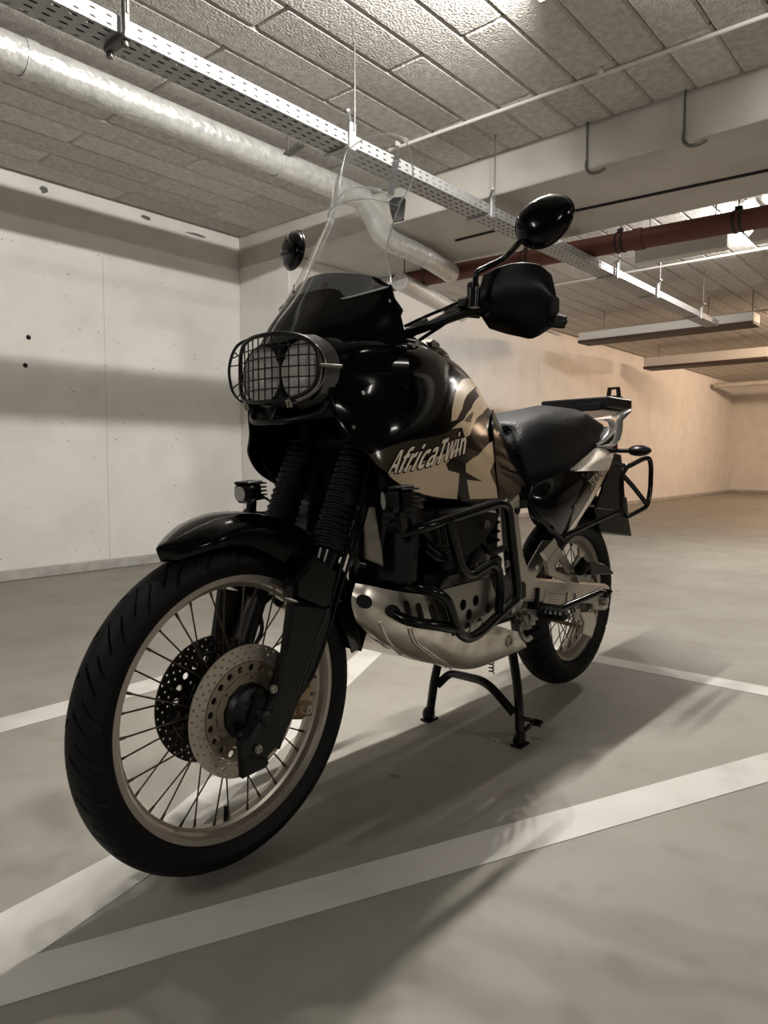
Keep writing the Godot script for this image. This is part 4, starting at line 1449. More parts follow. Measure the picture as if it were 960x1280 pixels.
	s = Shape.new()
	s.tube([Vector3(-0.05, 1.24, -0.34), Vector3(-0.055, 1.29, -0.37), Vector3(0.06, 1.29, -0.37), Vector3(0.055, 1.24, -0.34)], 0.007, 8)
	obj("screen_stay", s, M.tubing, bike)

	# handlebar
	s = Shape.new()
	var bar = bend([Vector3(-0.44, 1.185, -0.60), Vector3(-0.27, 1.225, -0.535), Vector3(-0.10, 1.175, -0.475), Vector3(0.10, 1.175, -0.475), Vector3(0.27, 1.225, -0.535), Vector3(0.44, 1.185, -0.60)], 0.05)
	s.tube(bar, 0.0112, 14)
	var hb = obj("handlebar", s, M.tubing, bike)
	for m in [1.0, -1.0]:
		s = Shape.new()
		s.tube([Vector3(m * 0.32, 1.213, -0.555), Vector3(m * 0.445, 1.184, -0.602)], 0.0165, 14)
		s.tube([Vector3(m * 0.444, 1.184, -0.602), Vector3(m * 0.462, 1.180, -0.609)], 0.015, 14)
		obj("grip", s, M.rubber, hb)
	for m in [1.0, -1.0]:
		s = Shape.new()
		s.box(Vector3(0.055, 0.042, 0.048), xf(Vector3(m * 0.288, 1.225, -0.545), Vector3(0, m * -20, m * -12)), 0.010)
		s.box(Vector3(0.042, 0.028, 0.036), xf(Vector3(m * 0.25, 1.238, -0.525), Vector3(0, m * -20, m * -5)), 0.006)
		s.lathe([Vector2(0.0, 0.028), Vector2(0.013, 0.028), Vector2(0.0145, 0.024), Vector2(0.0145, -0.02)], xf(Vector3(m * 0.262, 1.256, -0.53)), 14)
		obj("switch_gear", s, M.black, hb)
	for m in [1.0, -1.0]:
		s = Shape.new()
		s.tube(curve([Vector3(m * 0.25, 1.232, -0.53), Vector3(m * 0.30, 1.225, -0.54), Vector3(m * 0.37, 1.205, -0.565), Vector3(m * 0.44, 1.185, -0.60)], 5), 0.005, 8)
		obj("lever", s, M.engine_alloy, hb)
	for e in [[[Vector3(0.2700, 1.2275, -0.5543), Vector3(0.2200, 1.2276, -0.5364), Vector3(0.1600, 1.2075, -0.5304), Vector3(0.1100, 1.1825, -0.5048), Vector3(0.0800, 1.1569, -0.4946)], 0.006], [[Vector3(0.2700, 1.2077, -0.5477), Vector3(0.2200, 1.2109, -0.5265), Vector3(0.1700, 1.1837, -0.5072), Vector3(0.1200, 1.1643, -0.5083)], 0.0045], [[Vector3(0.2600, 1.2284, -0.5281), Vector3(0.1900, 1.2131, -0.5156), Vector3(0.1300, 1.1967, -0.5113), Vector3(0.0900, 1.1869, -0.4916)], 0.0075], [[Vector3(-0.26, 1.23, -0.53), Vector3(-0.18, 1.19, -0.47), Vector3(-0.10, 1.12, -0.42)], 0.006], [[Vector3(0.2700, 1.2436, -0.5609), Vector3(0.2300, 1.2493, -0.5384), Vector3(0.1900, 1.2321, -0.5153), Vector3(0.1400, 1.2178, -0.5045), Vector3(0.0900, 1.1978, -0.4851)], 0.004]]:
		s = Shape.new()
		s.tube(curve(e[0], 6), e[1], 8)
		obj("control_cable", s, M.tubing, hb)
	for e in [[Vector3(0.1000, 1.1897, -0.4918), Vector3(0.1400, 1.2149, -0.5110)], [Vector3(0.1800, 1.2299, -0.5292), Vector3(0.2200, 1.2406, -0.5464)], [Vector3(0.0900, 1.1665, -0.4853), Vector3(0.1100, 1.1629, -0.5050)]]:
		s = Shape.new()
		s.tube([e[0], e[1]], 0.0075, 10)
		obj("cable_fitting", s, M.steel, hb)
	s = Shape.new()
	s.box(Vector3(0.06, 0.03, 0.05), xf(Vector3(0.0600, 1.1678, -0.6170), Vector3(0, 20, 0)), 0.008)
	obj("ignition_switch", s, M.engine_alloy, bike)
	# hand guards
	var guard = [
		[Vector3(0.2900, 1.2955, -0.5355), Vector3(0.3300, 1.3074, -0.5372), Vector3(0.3750, 1.3097, -0.5426), Vector3(0.4200, 1.2998, -0.5495), Vector3(0.4500, 1.2745, -0.5533)],
		[Vector3(0.2850, 1.2464, -0.5238), Vector3(0.3350, 1.2529, -0.5304), Vector3(0.3850, 1.2514, -0.5342), Vector3(0.4400, 1.2434, -0.5364), Vector3(0.4700, 1.2188, -0.5392)],
		[Vector3(0.2850, 1.2113, -0.5348), Vector3(0.3300, 1.2062, -0.5398), Vector3(0.3800, 1.1968, -0.5446), Vector3(0.4300, 1.1876, -0.5498), Vector3(0.4650, 1.1832, -0.5505)],
		[Vector3(0.2900, 1.1830, -0.5626), Vector3(0.3250, 1.1693, -0.5741), Vector3(0.3650, 1.1571, -0.5720), Vector3(0.4000, 1.1497, -0.5729), Vector3(0.4450, 1.1699, -0.5747)]]
	rows = patch(guard, 20, 20)
	for m in [1, -1]:
		s = Shape.new()
		s.shell(rows if m > 0 else flip_rows(rows), -0.005)
		var hg = obj("hand_guard", s, M.black, bike)
		s = Shape.new()
		var edge: Array = rim.call(rows if m > 0 else flip_rows(rows))
		s.tube(edge, 0.0042, 8, true)
		obj("guard_rim", s, M.black, hg)
		s = Shape.new()
		s.box(Vector3(0.016, 0.04, 0.03), xf((Vector3(0.4700, 1.2039, -0.5324)) * Vector3(m, 1, 1), Vector3(0, m * -25, 0)), 0.006)
		s.box(Vector3(0.012, 0.03, 0.04), xf((Vector3(0.4550, 1.1769, -0.5703)) * Vector3(m, 1, 1), Vector3(0, m * -25, 12)), 0.004)
		s.tube(curve([Vector3(m * 0.30, 1.215, -0.545), Vector3(m * 0.38, 1.185, -0.56), Vector3(m * 0.455, 1.175, -0.585), Vector3(m * 0.462, 1.18, -0.605)], 6), 0.007, 8)
		obj("guard_bracket", s, M.matt, hg)
	# mirrors
	for m in [1.0, -1.0]:
		s = Shape.new()
		var stalk = [Vector3(0.3000, 1.2440, -0.4807), Vector3(0.3050, 1.2875, -0.4788), Vector3(0.3150, 1.3041, -0.4995), Vector3(0.3450, 1.3297, -0.5363), Vector3(0.3750, 1.3606, -0.5482), Vector3(0.3950, 1.3848, -0.5627)]
		if m < 0:
			stalk = flip(stalk)
		s.tube(curve(stalk, 6), [0.0085] if false else 0.0068, 10)
		s.tube([stalk[0] + Vector3(0, -0.03, 0), stalk[0] + Vector3(0, 0.015, 0)], 0.0125, 12)
		var mir = obj("mirror", s, M.tubing, bike)
		s = Shape.new()
		var c = Vector3(0.4200, 1.4083, -0.5789) if m > 0 else Vector3(-0.4100, 1.4941, -0.5703)
		var b = Basis(Vector3(0, 0, 1), m * 0.55) * Basis(Vector3(0, 1, 0), m * 0.30)
		var rings2 = []
		for i in 12:
			var ph = i / 11.0 * PI / 2
			var t = sin(ph)
			var ring = []
			for k in 36:
				var a = TAU * k / 36.0
				var rr = maxf(0.0005, pow(cos(ph), 0.8))
				var egg = 1.0 - 0.13 * cos(a)
				ring.append(c + b * Vector3(cos(a) * 0.067 * rr, sin(a) * 0.057 * rr * egg, 0.030 * t - 0.004))
			rings2.append(ring)
		s.grid(rings2, s.group(), true)
		obj("mirror_shell", s, M.gloss, mir)
		s = Shape.new()
		var face = []
		for k in 36:
			var a = TAU * k / 36.0
			face.append(c + b * Vector3(cos(a) * 0.067, sin(a) * 0.057 * (1.0 - 0.13 * cos(a)), -0.005))
		s.fan(face)
		obj("mirror_glass", s, M.mirror_glass, mir)
		s = Shape.new()
		s.tube(face, 0.0032, 8, true)
		obj("mirror_rim", s, M.tubing, mir)

# ---------------------------------------------------------------- engine, frame, rear end
func build_engine():
	var s = Shape.new()
	# crankcase and cylinders
	s.box(Vector3(0.30, 0.24, 0.36), xf(Vector3(0, 0.50, -0.72), Vector3(0, 0, 0)), 0.04)
	s.box(Vector3(0.20, 0.12, 0.16), xf(Vector3(0, 0.56, -0.53)), 0.03)
	var en = obj("crankcase", s, M.engine, bike)
	s = Shape.new()
	s.lathe([Vector2(0.0, 0.03), Vector2(0.055, 0.028), Vector2(0.070, 0.016), Vector2(0.075, 0.0), Vector2(0.078, -0.02)], axle(Vector3(0.165, 0.505, -0.64)), 36)
	s.lathe([Vector2(0.0, 0.018), Vector2(0.03, 0.018), Vector2(0.04, 0.006), Vector2(0.042, -0.02)], axle(Vector3(0.165, 0.50, -0.83)), 28)
	obj("engine_cover", s, M.engine_alloy, en)
	s = Shape.new()
	for k in 8:
		var a = TAU * k / 8.0
		bolt(s, Vector3(0.168, 0.505 + 0.072 * sin(a), -0.64 + 0.072 * cos(a)), 0.006)
	obj("bolt", s, M.steel, en)
	for e in [[Vector3(0, 0.56, -0.56), Vector3(0, 0.80, -0.42)], [Vector3(0, 0.60, -0.74), Vector3(0, 0.82, -0.82)]]:
		s = Shape.new()
		var f = along(e[0], e[1])
		s.lathe([Vector2(0.062, 0.0), Vector2(0.062, 0.26), Vector2(0.0, 0.26)], f, 28)
		for k in 8:
			s.lathe([Vector2(0.060, 0.03 + k * 0.022), Vector2(0.098, 0.032 + k * 0.022), Vector2(0.098, 0.037 + k * 0.022), Vector2(0.060, 0.039 + k * 0.022)], f, 28)
		s.box(Vector3(0.19, 0.08, 0.17), f * xf(Vector3(0, 0.24, 0)), 0.02)
		obj("cylinder", s, M.engine, bike)
	# radiators with shrouds
	for m in [1.0, -1.0]:
		s = Shape.new()
		s.box(Vector3(0.13, 0.26, 0.035), xf(Vector3(m * 0.155, 0.71, -0.36), Vector3(-8, m * 14, 0)), 0.006)
		var rad = obj("radiator", s, M.engine, bike)
		s = Shape.new()
		for k in 14:
			s.box(Vector3(0.115, 0.004, 0.008), xf(Vector3(m * 0.155, 0.60 + k * 0.0165, -0.341 + k * -0.0006), Vector3(-8, m * 14, 0)), 0.001)
		obj("radiator_fin", s, M.engine, rad).set_meta("kind", "stuff")
		s = Shape.new()
		var sh = [Vector3(0.2150, 0.7476, -0.3743), Vector3(0.2250, 0.7496, -0.4864), Vector3(0.2250, 0.7465, -0.6269), Vector3(0.2150, 0.7345, -0.7285), Vector3(0.2150, 0.6957, -0.7295), Vector3(0.2200, 0.6477, -0.6673), Vector3(0.2200, 0.6146, -0.5821), Vector3(0.2150, 0.6108, -0.5024), Vector3(0.2100, 0.6478, -0.4433)]
		if m < 0:
			sh = flip(sh)
		s.plate(sh.map(func(p): return p - Vector3(m * 0.02, 0, 0)), Vector3(m * 0.04, 0, 0), 0.010)
		var shroud = obj("radiator_shroud", s, M.black, bike)
		s = Shape.new()
		bolt(s, (Vector3(0.2260, 0.6991, -0.6586)) * Vector3(m, 1, 1), 0.009, Vector3(m, 0, 0))
		obj("bolt", s, M.steel, shroud)
		var rb = [[Vector3(0.2150, 0.6702, -0.4114), Vector3(0.2250, 0.6485, -0.4486), Vector3(0.2280, 0.6486, -0.4902)], [Vector3(0.2150, 0.6554, -0.4084), Vector3(0.2250, 0.6313, -0.4488), Vector3(0.2280, 0.6316, -0.5039)], [Vector3(0.2250, 0.7446, -0.4379), Vector3(0.2320, 0.7157, -0.4510), Vector3(0.2300, 0.6664, -0.4674)]]
		for r in rb:
			s = Shape.new()
			s.tube(curve(flip(r) if m < 0 else r, 5), 0.007, 8)
			obj("shroud_rib", s, M.tubing, shroud)
	# cooling hoses, starter, cables
	for e in [[[Vector3(0.1800, 0.6215, -0.6834), Vector3(0.2000, 0.5840, -0.6161), Vector3(0.2000, 0.5602, -0.6389), Vector3(0.2000, 0.5837, -0.6923), Vector3(0.1800, 0.5887, -0.7892)], 0.013], [[Vector3(0.1700, 0.6570, -0.7137), Vector3(0.1900, 0.6177, -0.7312), Vector3(0.1700, 0.6154, -0.8306)], 0.010], [[Vector3(0.2000, 0.5738, -0.6312), Vector3(0.1900, 0.5503, -0.6094), Vector3(0.1700, 0.5278, -0.6024)], 0.012], [[Vector3(0.1200, 0.6860, -0.9667), Vector3(0.1400, 0.5960, -0.9077), Vector3(0.1400, 0.4965, -0.9381)], 0.009]]:
		s = Shape.new()
		s.tube(curve(e[0], 6), e[1], 10)
		obj("coolant_hose", s, M.rubber, bike)
	for e in [[Vector3(0.2100, 0.6586, -0.5817), 0.007], [Vector3(0.2050, 0.6079, -0.6918), 0.008], [Vector3(0.1800, 0.5721, -0.8369), 0.009], [Vector3(0.2050, 0.5904, -0.6383), 0.006]]:
		s = Shape.new()
		bolt(s, e[0], e[1])
		obj("hose_clip", s, M.steel, bike)
	# bright down tube beside the fork
	s = Shape.new()
	s.plate([Vector3(0.1600, 0.7611, -0.2758), Vector3(0.1600, 0.7603, -0.2921), Vector3(0.1600, 0.6561, -0.3144), Vector3(0.1600, 0.6262, -0.3172), Vector3(0.1600, 0.6429, -0.2651), Vector3(0.1600, 0.7154, -0.2598)], Vector3(0.012, 0, 0.01), 0.003)
	obj("exhaust_shield", s, M.worn_alloy, bike)
	s = Shape.new()
	s.tube(curve([Vector3(0.04, 0.72, -0.36), Vector3(0.06, 0.62, -0.36), Vector3(0.05, 0.55, -0.40), Vector3(-0.02, 0.47, -0.50)], 6), 0.022, 14)
	s.tube(curve([Vector3(-0.05, 0.70, -0.42), Vector3(-0.07, 0.55, -0.35), Vector3(-0.08, 0.46, -0.45)], 6), 0.022, 14)
	obj("exhaust_header", s, M.engine_alloy, bike)
	s = Shape.new()
	s.tube([Vector3(0.0900, 0.6202, -0.3088), Vector3(0.1200, 0.6051, -0.3664), Vector3(0.1400, 0.5944, -0.4085)], 0.016, 12)
	obj("frame_cross_tube", s, M.tubing, bike)
	# skid plate
	var skid = [
		[Vector3(0.1400, 0.5901, -0.2496), Vector3(0.1600, 0.5834, -0.2758), Vector3(0.1750, 0.5696, -0.3225), Vector3(0.1850, 0.5551, -0.3806), Vector3(0.1950, 0.5431, -0.4325), Vector3(0.2000, 0.5223, -0.4976), Vector3(0.2000, 0.4761, -0.5960), Vector3(0.1950, 0.4184, -0.7401), Vector3(0.1750, 0.3503, -0.9431)],
		[Vector3(0.1400, 0.5502, -0.2364), Vector3(0.1600, 0.5315, -0.2570), Vector3(0.1750, 0.5058, -0.3029), Vector3(0.1870, 0.4788, -0.3606), Vector3(0.1950, 0.4524, -0.4271), Vector3(0.2000, 0.4258, -0.5089), Vector3(0.2000, 0.3989, -0.6158), Vector3(0.1950, 0.3712, -0.7536), Vector3(0.1750, 0.3307, -0.9437)],
		[Vector3(0.1250, 0.4969, -0.2682), Vector3(0.1250, 0.4587, -0.3122), Vector3(0.1300, 0.4110, -0.3820), Vector3(0.1350, 0.3614, -0.4827), Vector3(0.1400, 0.3315, -0.5754), Vector3(0.1480, 0.3003, -0.6679), Vector3(0.1520, 0.2879, -0.7411), Vector3(0.1550, 0.2886, -0.8507), Vector3(0.1550, 0.2930, -0.9801)],
		[Vector3(0.0000, 0.5600, -0.3600), Vector3(0.0000, 0.5000, -0.3850), Vector3(0.0000, 0.4550, -0.4250), Vector3(0.0000, 0.4000, -0.4750), Vector3(0.0000, 0.3450, -0.5650), Vector3(0.0000, 0.3100, -0.6450), Vector3(0.0000, 0.2950, -0.7200), Vector3(0.0000, 0.2870, -0.8200), Vector3(0.0000, 0.2880, -0.9300)]]
	s = Shape.new()
	var rows = patch(skid, 44, 36)
	s.shell(rows, 0.003)
	s.shell(flip_rows(rows), 0.003)
	var sk = obj("skid_plate", s, M.skid, bike)
	for e in [PackedVector2Array([Vector2(0.1528, 0.8368), Vector2(0.1702, 0.7867), Vector2(0.1843, 0.6263), Vector2(0.2791, 0.7588)]), PackedVector2Array([Vector2(0.2253, 0.3819), Vector2(0.2367, 0.5095), Vector2(0.3350, 0.7674), Vector2(0.4499, 0.8048)]), PackedVector2Array([Vector2(0.4169, 0.3192), Vector2(0.4043, 0.4476), Vector2(0.6948, 0.9773), Vector2(0.6747, 0.8814)]), PackedVector2Array([Vector2(0.4383, 0.3089), Vector2(0.4292, 0.4450), Vector2(0.7187, 0.9705), Vector2(0.7079, 0.8761)])]:
		s = Shape.new()
		var line = []
		for k in 31:
			var t = k / 10.0
			var i = mini(int(t), 2)
			var q = e[i].lerp(e[i + 1], t - i)
			line.append(at_net(skid, q.x, q.y))
		s.tube(line, 0.0042, 8)
		obj("skid_rib", s, M.skid, sk)
	for e in [PackedVector2Array([Vector2(0.0666, 0.2334), Vector2(0.1595, 0.2311)]), PackedVector2Array([Vector2(0.2754, 0.2196), Vector2(0.3434, 0.2251)])]:
		s = Shape.new()
		var a = at_net(skid, e[0].x, e[0].y)
		var b = at_net(skid, e[1].x, e[1].y)
		var nn = net_normal(skid, e[0].x, e[0].y)
		var tt = (b - a).normalized()
		var vv = nn.cross(tt)
		var ring = []
		for k in 20:
			var t = TAU * k / 20.0
			ring.append((a + b) / 2 + tt * cos(t) * (b - a).length() * 0.62 + vv * sin(t) * 0.014 + nn * 0.0025)
		s.fan(ring)
		s.tube(ring, 0.002, 6, true)
		obj("skid_opening", s, M.hole, sk)
	for e in [PackedVector2Array([Vector2(0.3699, 0.0826), Vector2(0.4180, 0.2367)]), PackedVector2Array([Vector2(0.4553, 0.0827), Vector2(0.5016, 0.2320)]), PackedVector2Array([Vector2(0.5446, 0.0725), Vector2(0.5913, 0.2225)])]:
		s = Shape.new()
		var a = at_net(skid, e[0].x, e[0].y)
		var b = at_net(skid, e[1].x, e[1].y)
		var nn = net_normal(skid, e[0].x, e[0].y)
		var ring = []
		var tt = (b - a).normalized()
		var vv = nn.cross(tt)
		for k in 20:
			var t = TAU * k / 20.0
			ring.append((a + b) / 2 + tt * signf(cos(t)) * pow(absf(cos(t)), 0.5) * (b - a).length() * 0.52 + vv * sin(t) * 0.009 + nn * 0.003)
		s.fan(ring)
		obj("skid_opening", s, M.hole, sk)
	s = Shape.new()
	s.lathe([Vector2(0.0, 0.006), Vector2(0.009, 0.006), Vector2(0.010, 0.010), Vector2(0.017, 0.010), Vector2(0.017, -0.01)], axle(Vector3(0.1820, 0.3490, -0.8441)), 20)
	obj("skid_mount", s, M.carrier, sk)
	# perforated shield
	var csg = CSGCombiner3D.new()
	csg.name = "perforated_shield"
	var o0 = Vector3(0.2320, 0.5578, -0.4434)
	var o1 = Vector3(0.2320, 0.5609, -0.6619)
	var o2 = Vector3(0.2320, 0.4776, -0.7074)
	var o3 = Vector3(0.2320, 0.4475, -0.6684)
	var o4 = Vector3(0.2320, 0.4273, -0.5288)
	var poly = CSGPolygon3D.new()
	poly.name = "plate"
	poly.polygon = PackedVector2Array([Vector2(o0.z, o0.y), Vector2(o1.z, o1.y), Vector2(o2.z, o2.y), Vector2(o3.z, o3.y), Vector2(o4.z, o4.y)])
	poly.depth = 0.004
	csg.add_child(poly)
	for p in [Vector3(0.2320, 0.5083, -0.5379), Vector3(0.2320, 0.5107, -0.5951), Vector3(0.2320, 0.4797, -0.5649), Vector3(0.2320, 0.4479, -0.5601), Vector3(0.2320, 0.4495, -0.6149), Vector3(0.2320, 0.4821, -0.6521)]:
		var cyl = CSGCylinder3D.new()
		cyl.name = "punch"
		cyl.radius = 0.0140
		cyl.height = 0.05
		cyl.sides = 20
		cyl.rotation_degrees = Vector3(90, 0, 0)
		cyl.position = Vector3(p.z, p.y, 0)
		cyl.operation = CSGShape3D.OPERATION_SUBTRACTION
		csg.add_child(cyl, true)
	s = Shape.new()
	s.plate([o0 - Vector3(0.02, 0, 0), o1 - Vector3(0.02, 0, 0), o2 - Vector3(0.02, 0, 0), o3 - Vector3(0.02, 0, 0), o4 - Vector3(0.02, 0, 0)], Vector3(0.004, 0, 0))
	obj("shield_hole_shade", s, M.hole, bike)  # added dark sheet, gives the punched holes their shade
	csg.material_override = M.steel
	csg.transform = Transform3D(Basis(Vector3(0, 0, 1), Vector3(0, 1, 0), Vector3(-1, 0, 0)), Vector3(0.232, 0, 0))
	bike.add_child(csg, true)
	s = Shape.new()
	s.plate([Vector3(0.2260, 0.5578, -0.4516), Vector3(0.2200, 0.5593, -0.6810), Vector3(0.2000, 0.5810, -0.7161), Vector3(0.2000, 0.5765, -0.5103)], Vector3(0.012, 0.006, 0), 0.003)
	obj("shield_flange", s, M.steel, bike)
	# crash bars
	for m in [1, -1]:
		for run in [[Vector3(0.2000, 0.6979, -0.3348), Vector3(0.2500, 0.7165, -0.3739), Vector3(0.2700, 0.7581, -0.6384), Vector3(0.2700, 0.7495, -0.6893), Vector3(0.2600, 0.5164, -0.7625), Vector3(0.2550, 0.4932, -0.7677), Vector3(0.2700, 0.4364, -0.5568), Vector3(0.2700, 0.4338, -0.5076), Vector3(0.2720, 0.4601, -0.4636), Vector3(0.2750, 0.5402, -0.4192), Vector3(0.2700, 0.5623, -0.3914), Vector3(0.2400, 0.5741, -0.3734), Vector3(0.1700, 0.5792, -0.3720)], [Vector3(0.2620, 0.7275, -0.4412), Vector3(0.2620, 0.6930, -0.4514), Vector3(0.2580, 0.6124, -0.4914), Vector3(0.2580, 0.5805, -0.5297), Vector3(0.2580, 0.6035, -0.6235), Vector3(0.2580, 0.5908, -0.6621), Vector3(0.2580, 0.5342, -0.6793), Vector3(0.2620, 0.4734, -0.6664)], [Vector3(0.1600, 0.5166, -0.3374), Vector3(0.2200, 0.4987, -0.3403), Vector3(0.2600, 0.4908, -0.3782), Vector3(0.2720, 0.4702, -0.4503)]]:
			var s2 = Shape.new()
			var pts = bend(flip(run) if m < 0 else run, 0.035)
			s2.tube(pts, 0.0125, 14)
			obj("crash_bar", s2, M.tubing, bike)
		s = Shape.new()
		var a: Vector3 = Vector3(0.1600, 0.5166, -0.3374)
		s.lathe([Vector2(0, -0.012), Vector2(0.019, -0.012), Vector2(0.019, 0.012), Vector2(0, 0.012)], axle(a * Vector3(m, 1, 1)), 18)
		s.box(Vector3(0.03, 0.05, 0.03), xf((Vector3(0.2350, 0.5054, -0.8193)) * Vector3(m, 1, 1)), 0.008)
		obj("crash_bar_clamp", s, M.black, bike)
	# spot lamps on the crash bars
	for m in [1.0, -1.0]:
		s = Shape.new()
		var c = Vector3(m * 0.252, 0.782, -0.262)
		var f = xf(c, Vector3(4, -34 if m > 0 else 8, 0))
		s.box(Vector3(0.060, 0.052, 0.036), f * xf(Vector3(0, 0, 0.012)), 0.012)
		for k in 5:
			s.box(Vector3(0.058, 0.004, 0.040), f * xf(Vector3(0, -0.018 + k * 0.010, -0.022), Vector3(0, 0, 0)), 0.001)
		s.box(Vector3(0.05, 0.008, 0.06), f * xf(Vector3(0, 0.026, -0.004)), 0.003)
		s.box(Vector3(0.046, 0.044, 0.030), f * xf(Vector3(0, 0, -0.016)), 0.006)
		s.box(Vector3(0.026, 0.05, 0.022), f * xf(Vector3(-m * 0.002, -0.042, -0.006), Vector3(0, 0, m * 10)), 0.006)
		s.lathe([Vector2(0, -0.012), Vector2(0.016, -0.012), Vector2(0.016, 0.012), Vector2(0, 0.012)], axle(c + Vector3(0, -0.058, -0.004)), 14)
		var sp = obj("spot_lamp", s, M.black, bike)
		s = Shape.new()
		var lf = f * Transform3D(Basis(Vector3(1, 0, 0), Vector3(0, 0, 1), Vector3(0, -1, 0)), Vector3(0, 0, 0.03))
		s.lathe([Vector2(0.005, -0.012), Vector2(0.013, -0.006), Vector2(0.0185, 0.001)], lf, 24, true)
		obj("reflector", s, M.reflector, sp)
		s = Shape.new()
		s.lathe([Vector2(0.0, 0.004), Vector2(0.019, 0.002)], lf, 24, true)
		obj("lens", s, M.lens, sp)
		s = Shape.new()
		s.tube(curve([c + Vector3(-m * 0.01, -0.005, -0.03), c + Vector3(-m * 0.04, -0.03, -0.05), c + Vector3(-m * 0.06, -0.07, -0.08)], 5), 0.003, 6)
		obj("lamp_lead", s, M.rubber, sp)
		s = Shape.new()
		s.tube([c + Vector3(0, -0.06, -0.005), c + Vector3(-m * 0.03, -0.062, -0.02), c + Vector3(-m * 0.05, -0.055, -0.09)], 0.013, 12)
		obj("lamp_mount", s, M.black, sp)

func build_rear():
	var s = Shape.new()
	# frame: silver plate at the swingarm pivot with its arm to the rear peg
	for m in [1.0, -1.0]:
		s = Shape.new()
		var fr = [Vector3(0.1650, 0.7360, -0.8751), Vector3(0.1650, 0.7661, -0.9381), Vector3(0.1650, 0.6858, -0.9359), Vector3(0.1650, 0.5880, -0.9626), Vector3(0.1650, 0.5306, -0.9984), Vector3(0.1650, 0.5352, -1.0430), Vector3(0.1650, 0.6112, -1.1392), Vector3(0.1650, 0.5990, -1.1614), Vector3(0.1650, 0.5388, -1.0995), Vector3(0.1650, 0.4721, -0.9954), Vector3(0.1650, 0.4115, -0.9445), Vector3(0.1650, 0.4129, -0.9071), Vector3(0.1650, 0.5068, -0.9182), Vector3(0.1650, 0.6228, -0.8964)]
		if m < 0:
			fr = flip(fr)
		s.plate(fr.map(func(p): return p - Vector3(m * 0.02, 0, 0)), Vector3(m * 0.04, 0, 0), 0.007)
		var f = obj("frame_plate", s, M.alloy, bike)
		s = Shape.new()
		bolt(s, (Vector3(0.1860, 0.7229, -0.8800)) * Vector3(m, 1, 1), 0.010, Vector3(m, 0, 0))
		bolt(s, (Vector3(0.1860, 0.4764, -0.9151)) * Vector3(m, 1, 1), 0.012, Vector3(m, 0, 0))
		obj("bolt", s, M.engine, f)
		# passenger peg hanger
		s = Shape.new()
		var outer = [Vector3(0.1850, 0.5556, -1.0558), Vector3(0.1850, 0.5138, -1.0729), Vector3(0.1850, 0.4545, -1.2522), Vector3(0.1850, 0.4597, -1.2935), Vector3(0.1850, 0.5080, -1.2496), Vector3(0.1850, 0.5930, -1.1333)]
		var inner = [Vector3(0.1850, 0.5397, -1.1087), Vector3(0.1850, 0.5188, -1.1149), Vector3(0.1850, 0.4924, -1.2042), Vector3(0.1850, 0.4956, -1.2212), Vector3(0.1850, 0.5167, -1.1975), Vector3(0.1850, 0.5541, -1.1404)]
		if m < 0:
			outer = flip(outer)
			inner = flip(inner)
		s.ring_plate(outer, inner, Vector3(0.014, 0, 0))
		s.plate([outer[0], outer[5], outer[5] + Vector3(0, 0.03, 0.02), outer[0] + Vector3(0, 0.03, 0.03)], Vector3(m * 0.012, 0, 0), 0.003)
		s.plate([(Vector3(0.1850, 0.5029, -1.2038)) * Vector3(m, 1, 1), (Vector3(0.1850, 0.5511, -1.2950)) * Vector3(m, 1, 1), (Vector3(0.1850, 0.5398, -1.3260)) * Vector3(m, 1, 1), (Vector3(0.1850, 0.4813, -1.2509)) * Vector3(m, 1, 1)], Vector3(m * 0.012, 0, 0), 0.003)
		obj("peg_hanger", s, M.alloy, bike)
		s = Shape.new()
		s.box(Vector3(0.045, 0.028, 0.034), xf((Vector3(0.2000, 0.4847, -1.2371)) * Vector3(m, 1, 1), Vector3(10, 0, 0)), 0.006)
		var pp = obj("passenger_peg", s, M.steel, bike)
		s = Shape.new()
		var pa = (Vector3(0.2050, 0.5003, -1.2434)) * Vector3(m, 1, 1)
		var pb = (Vector3(0.2400, 0.5464, -1.2369)) * Vector3(m, 1, 1)
		s.tube([pa, pa.lerp(pb, 0.1), pa.lerp(pb, 0.9), pb], [0.014, 0.019, 0.019, 0.013], 14)
		for k in 6:
			s.tube([pa.lerp(pb, 0.15 + k * 0.13), pa.lerp(pb, 0.21 + k * 0.13)], 0.0215, 14)
		obj("peg_rubber", s, M.rubber, pp)
		# rider peg
		s = Shape.new()
		s.box(Vector3(0.06, 0.03, 0.045), xf(Vector3(m * 0.185, 0.405, -0.955), Vector3(0, 0, 0)), 0.007)
		s.lathe([Vector2(0, -0.02), Vector2(0.02, -0.02), Vector2(0.02, 0.02), Vector2(0, 0.02)], xf(Vector3(m * 0.19, 0.40, -0.95)), 16)
		var rp = obj("rider_peg", s, M.steel, bike)
		s = Shape.new()
		s.box(Vector3(0.095, 0.030, 0.050), xf(Vector3(m * 0.25, 0.412, -0.985), Vector3(0, m * 8, 0)), 0.010)
		for k in 6:
			s.box(Vector3(0.006, 0.006, 0.048), xf(Vector3(m * (0.212 + k * 0.015), 0.429, -0.98), Vector3(0, m * 8, 0)), 0.002)
		obj("peg_rubber", s, M.rubber, rp)
	# gear lever and linkage
	s = Shape.new()
	s.tube(curve([Vector3(0.2000, 0.3991, -0.9068), Vector3(0.2200, 0.3798, -0.8494), Vector3(0.2400, 0.3607, -0.8463), Vector3(0.2500, 0.3690, -0.8599)], 5), 0.008, 10)
	s.tube([Vector3(0.2000, 0.4134, -0.9064), Vector3(0.2100, 0.3758, -0.9132)], 0.012, 10)
	obj("gear_lever", s, M.steel, bike)
	# side stand, folded up along the swingarm
	s = Shape.new()
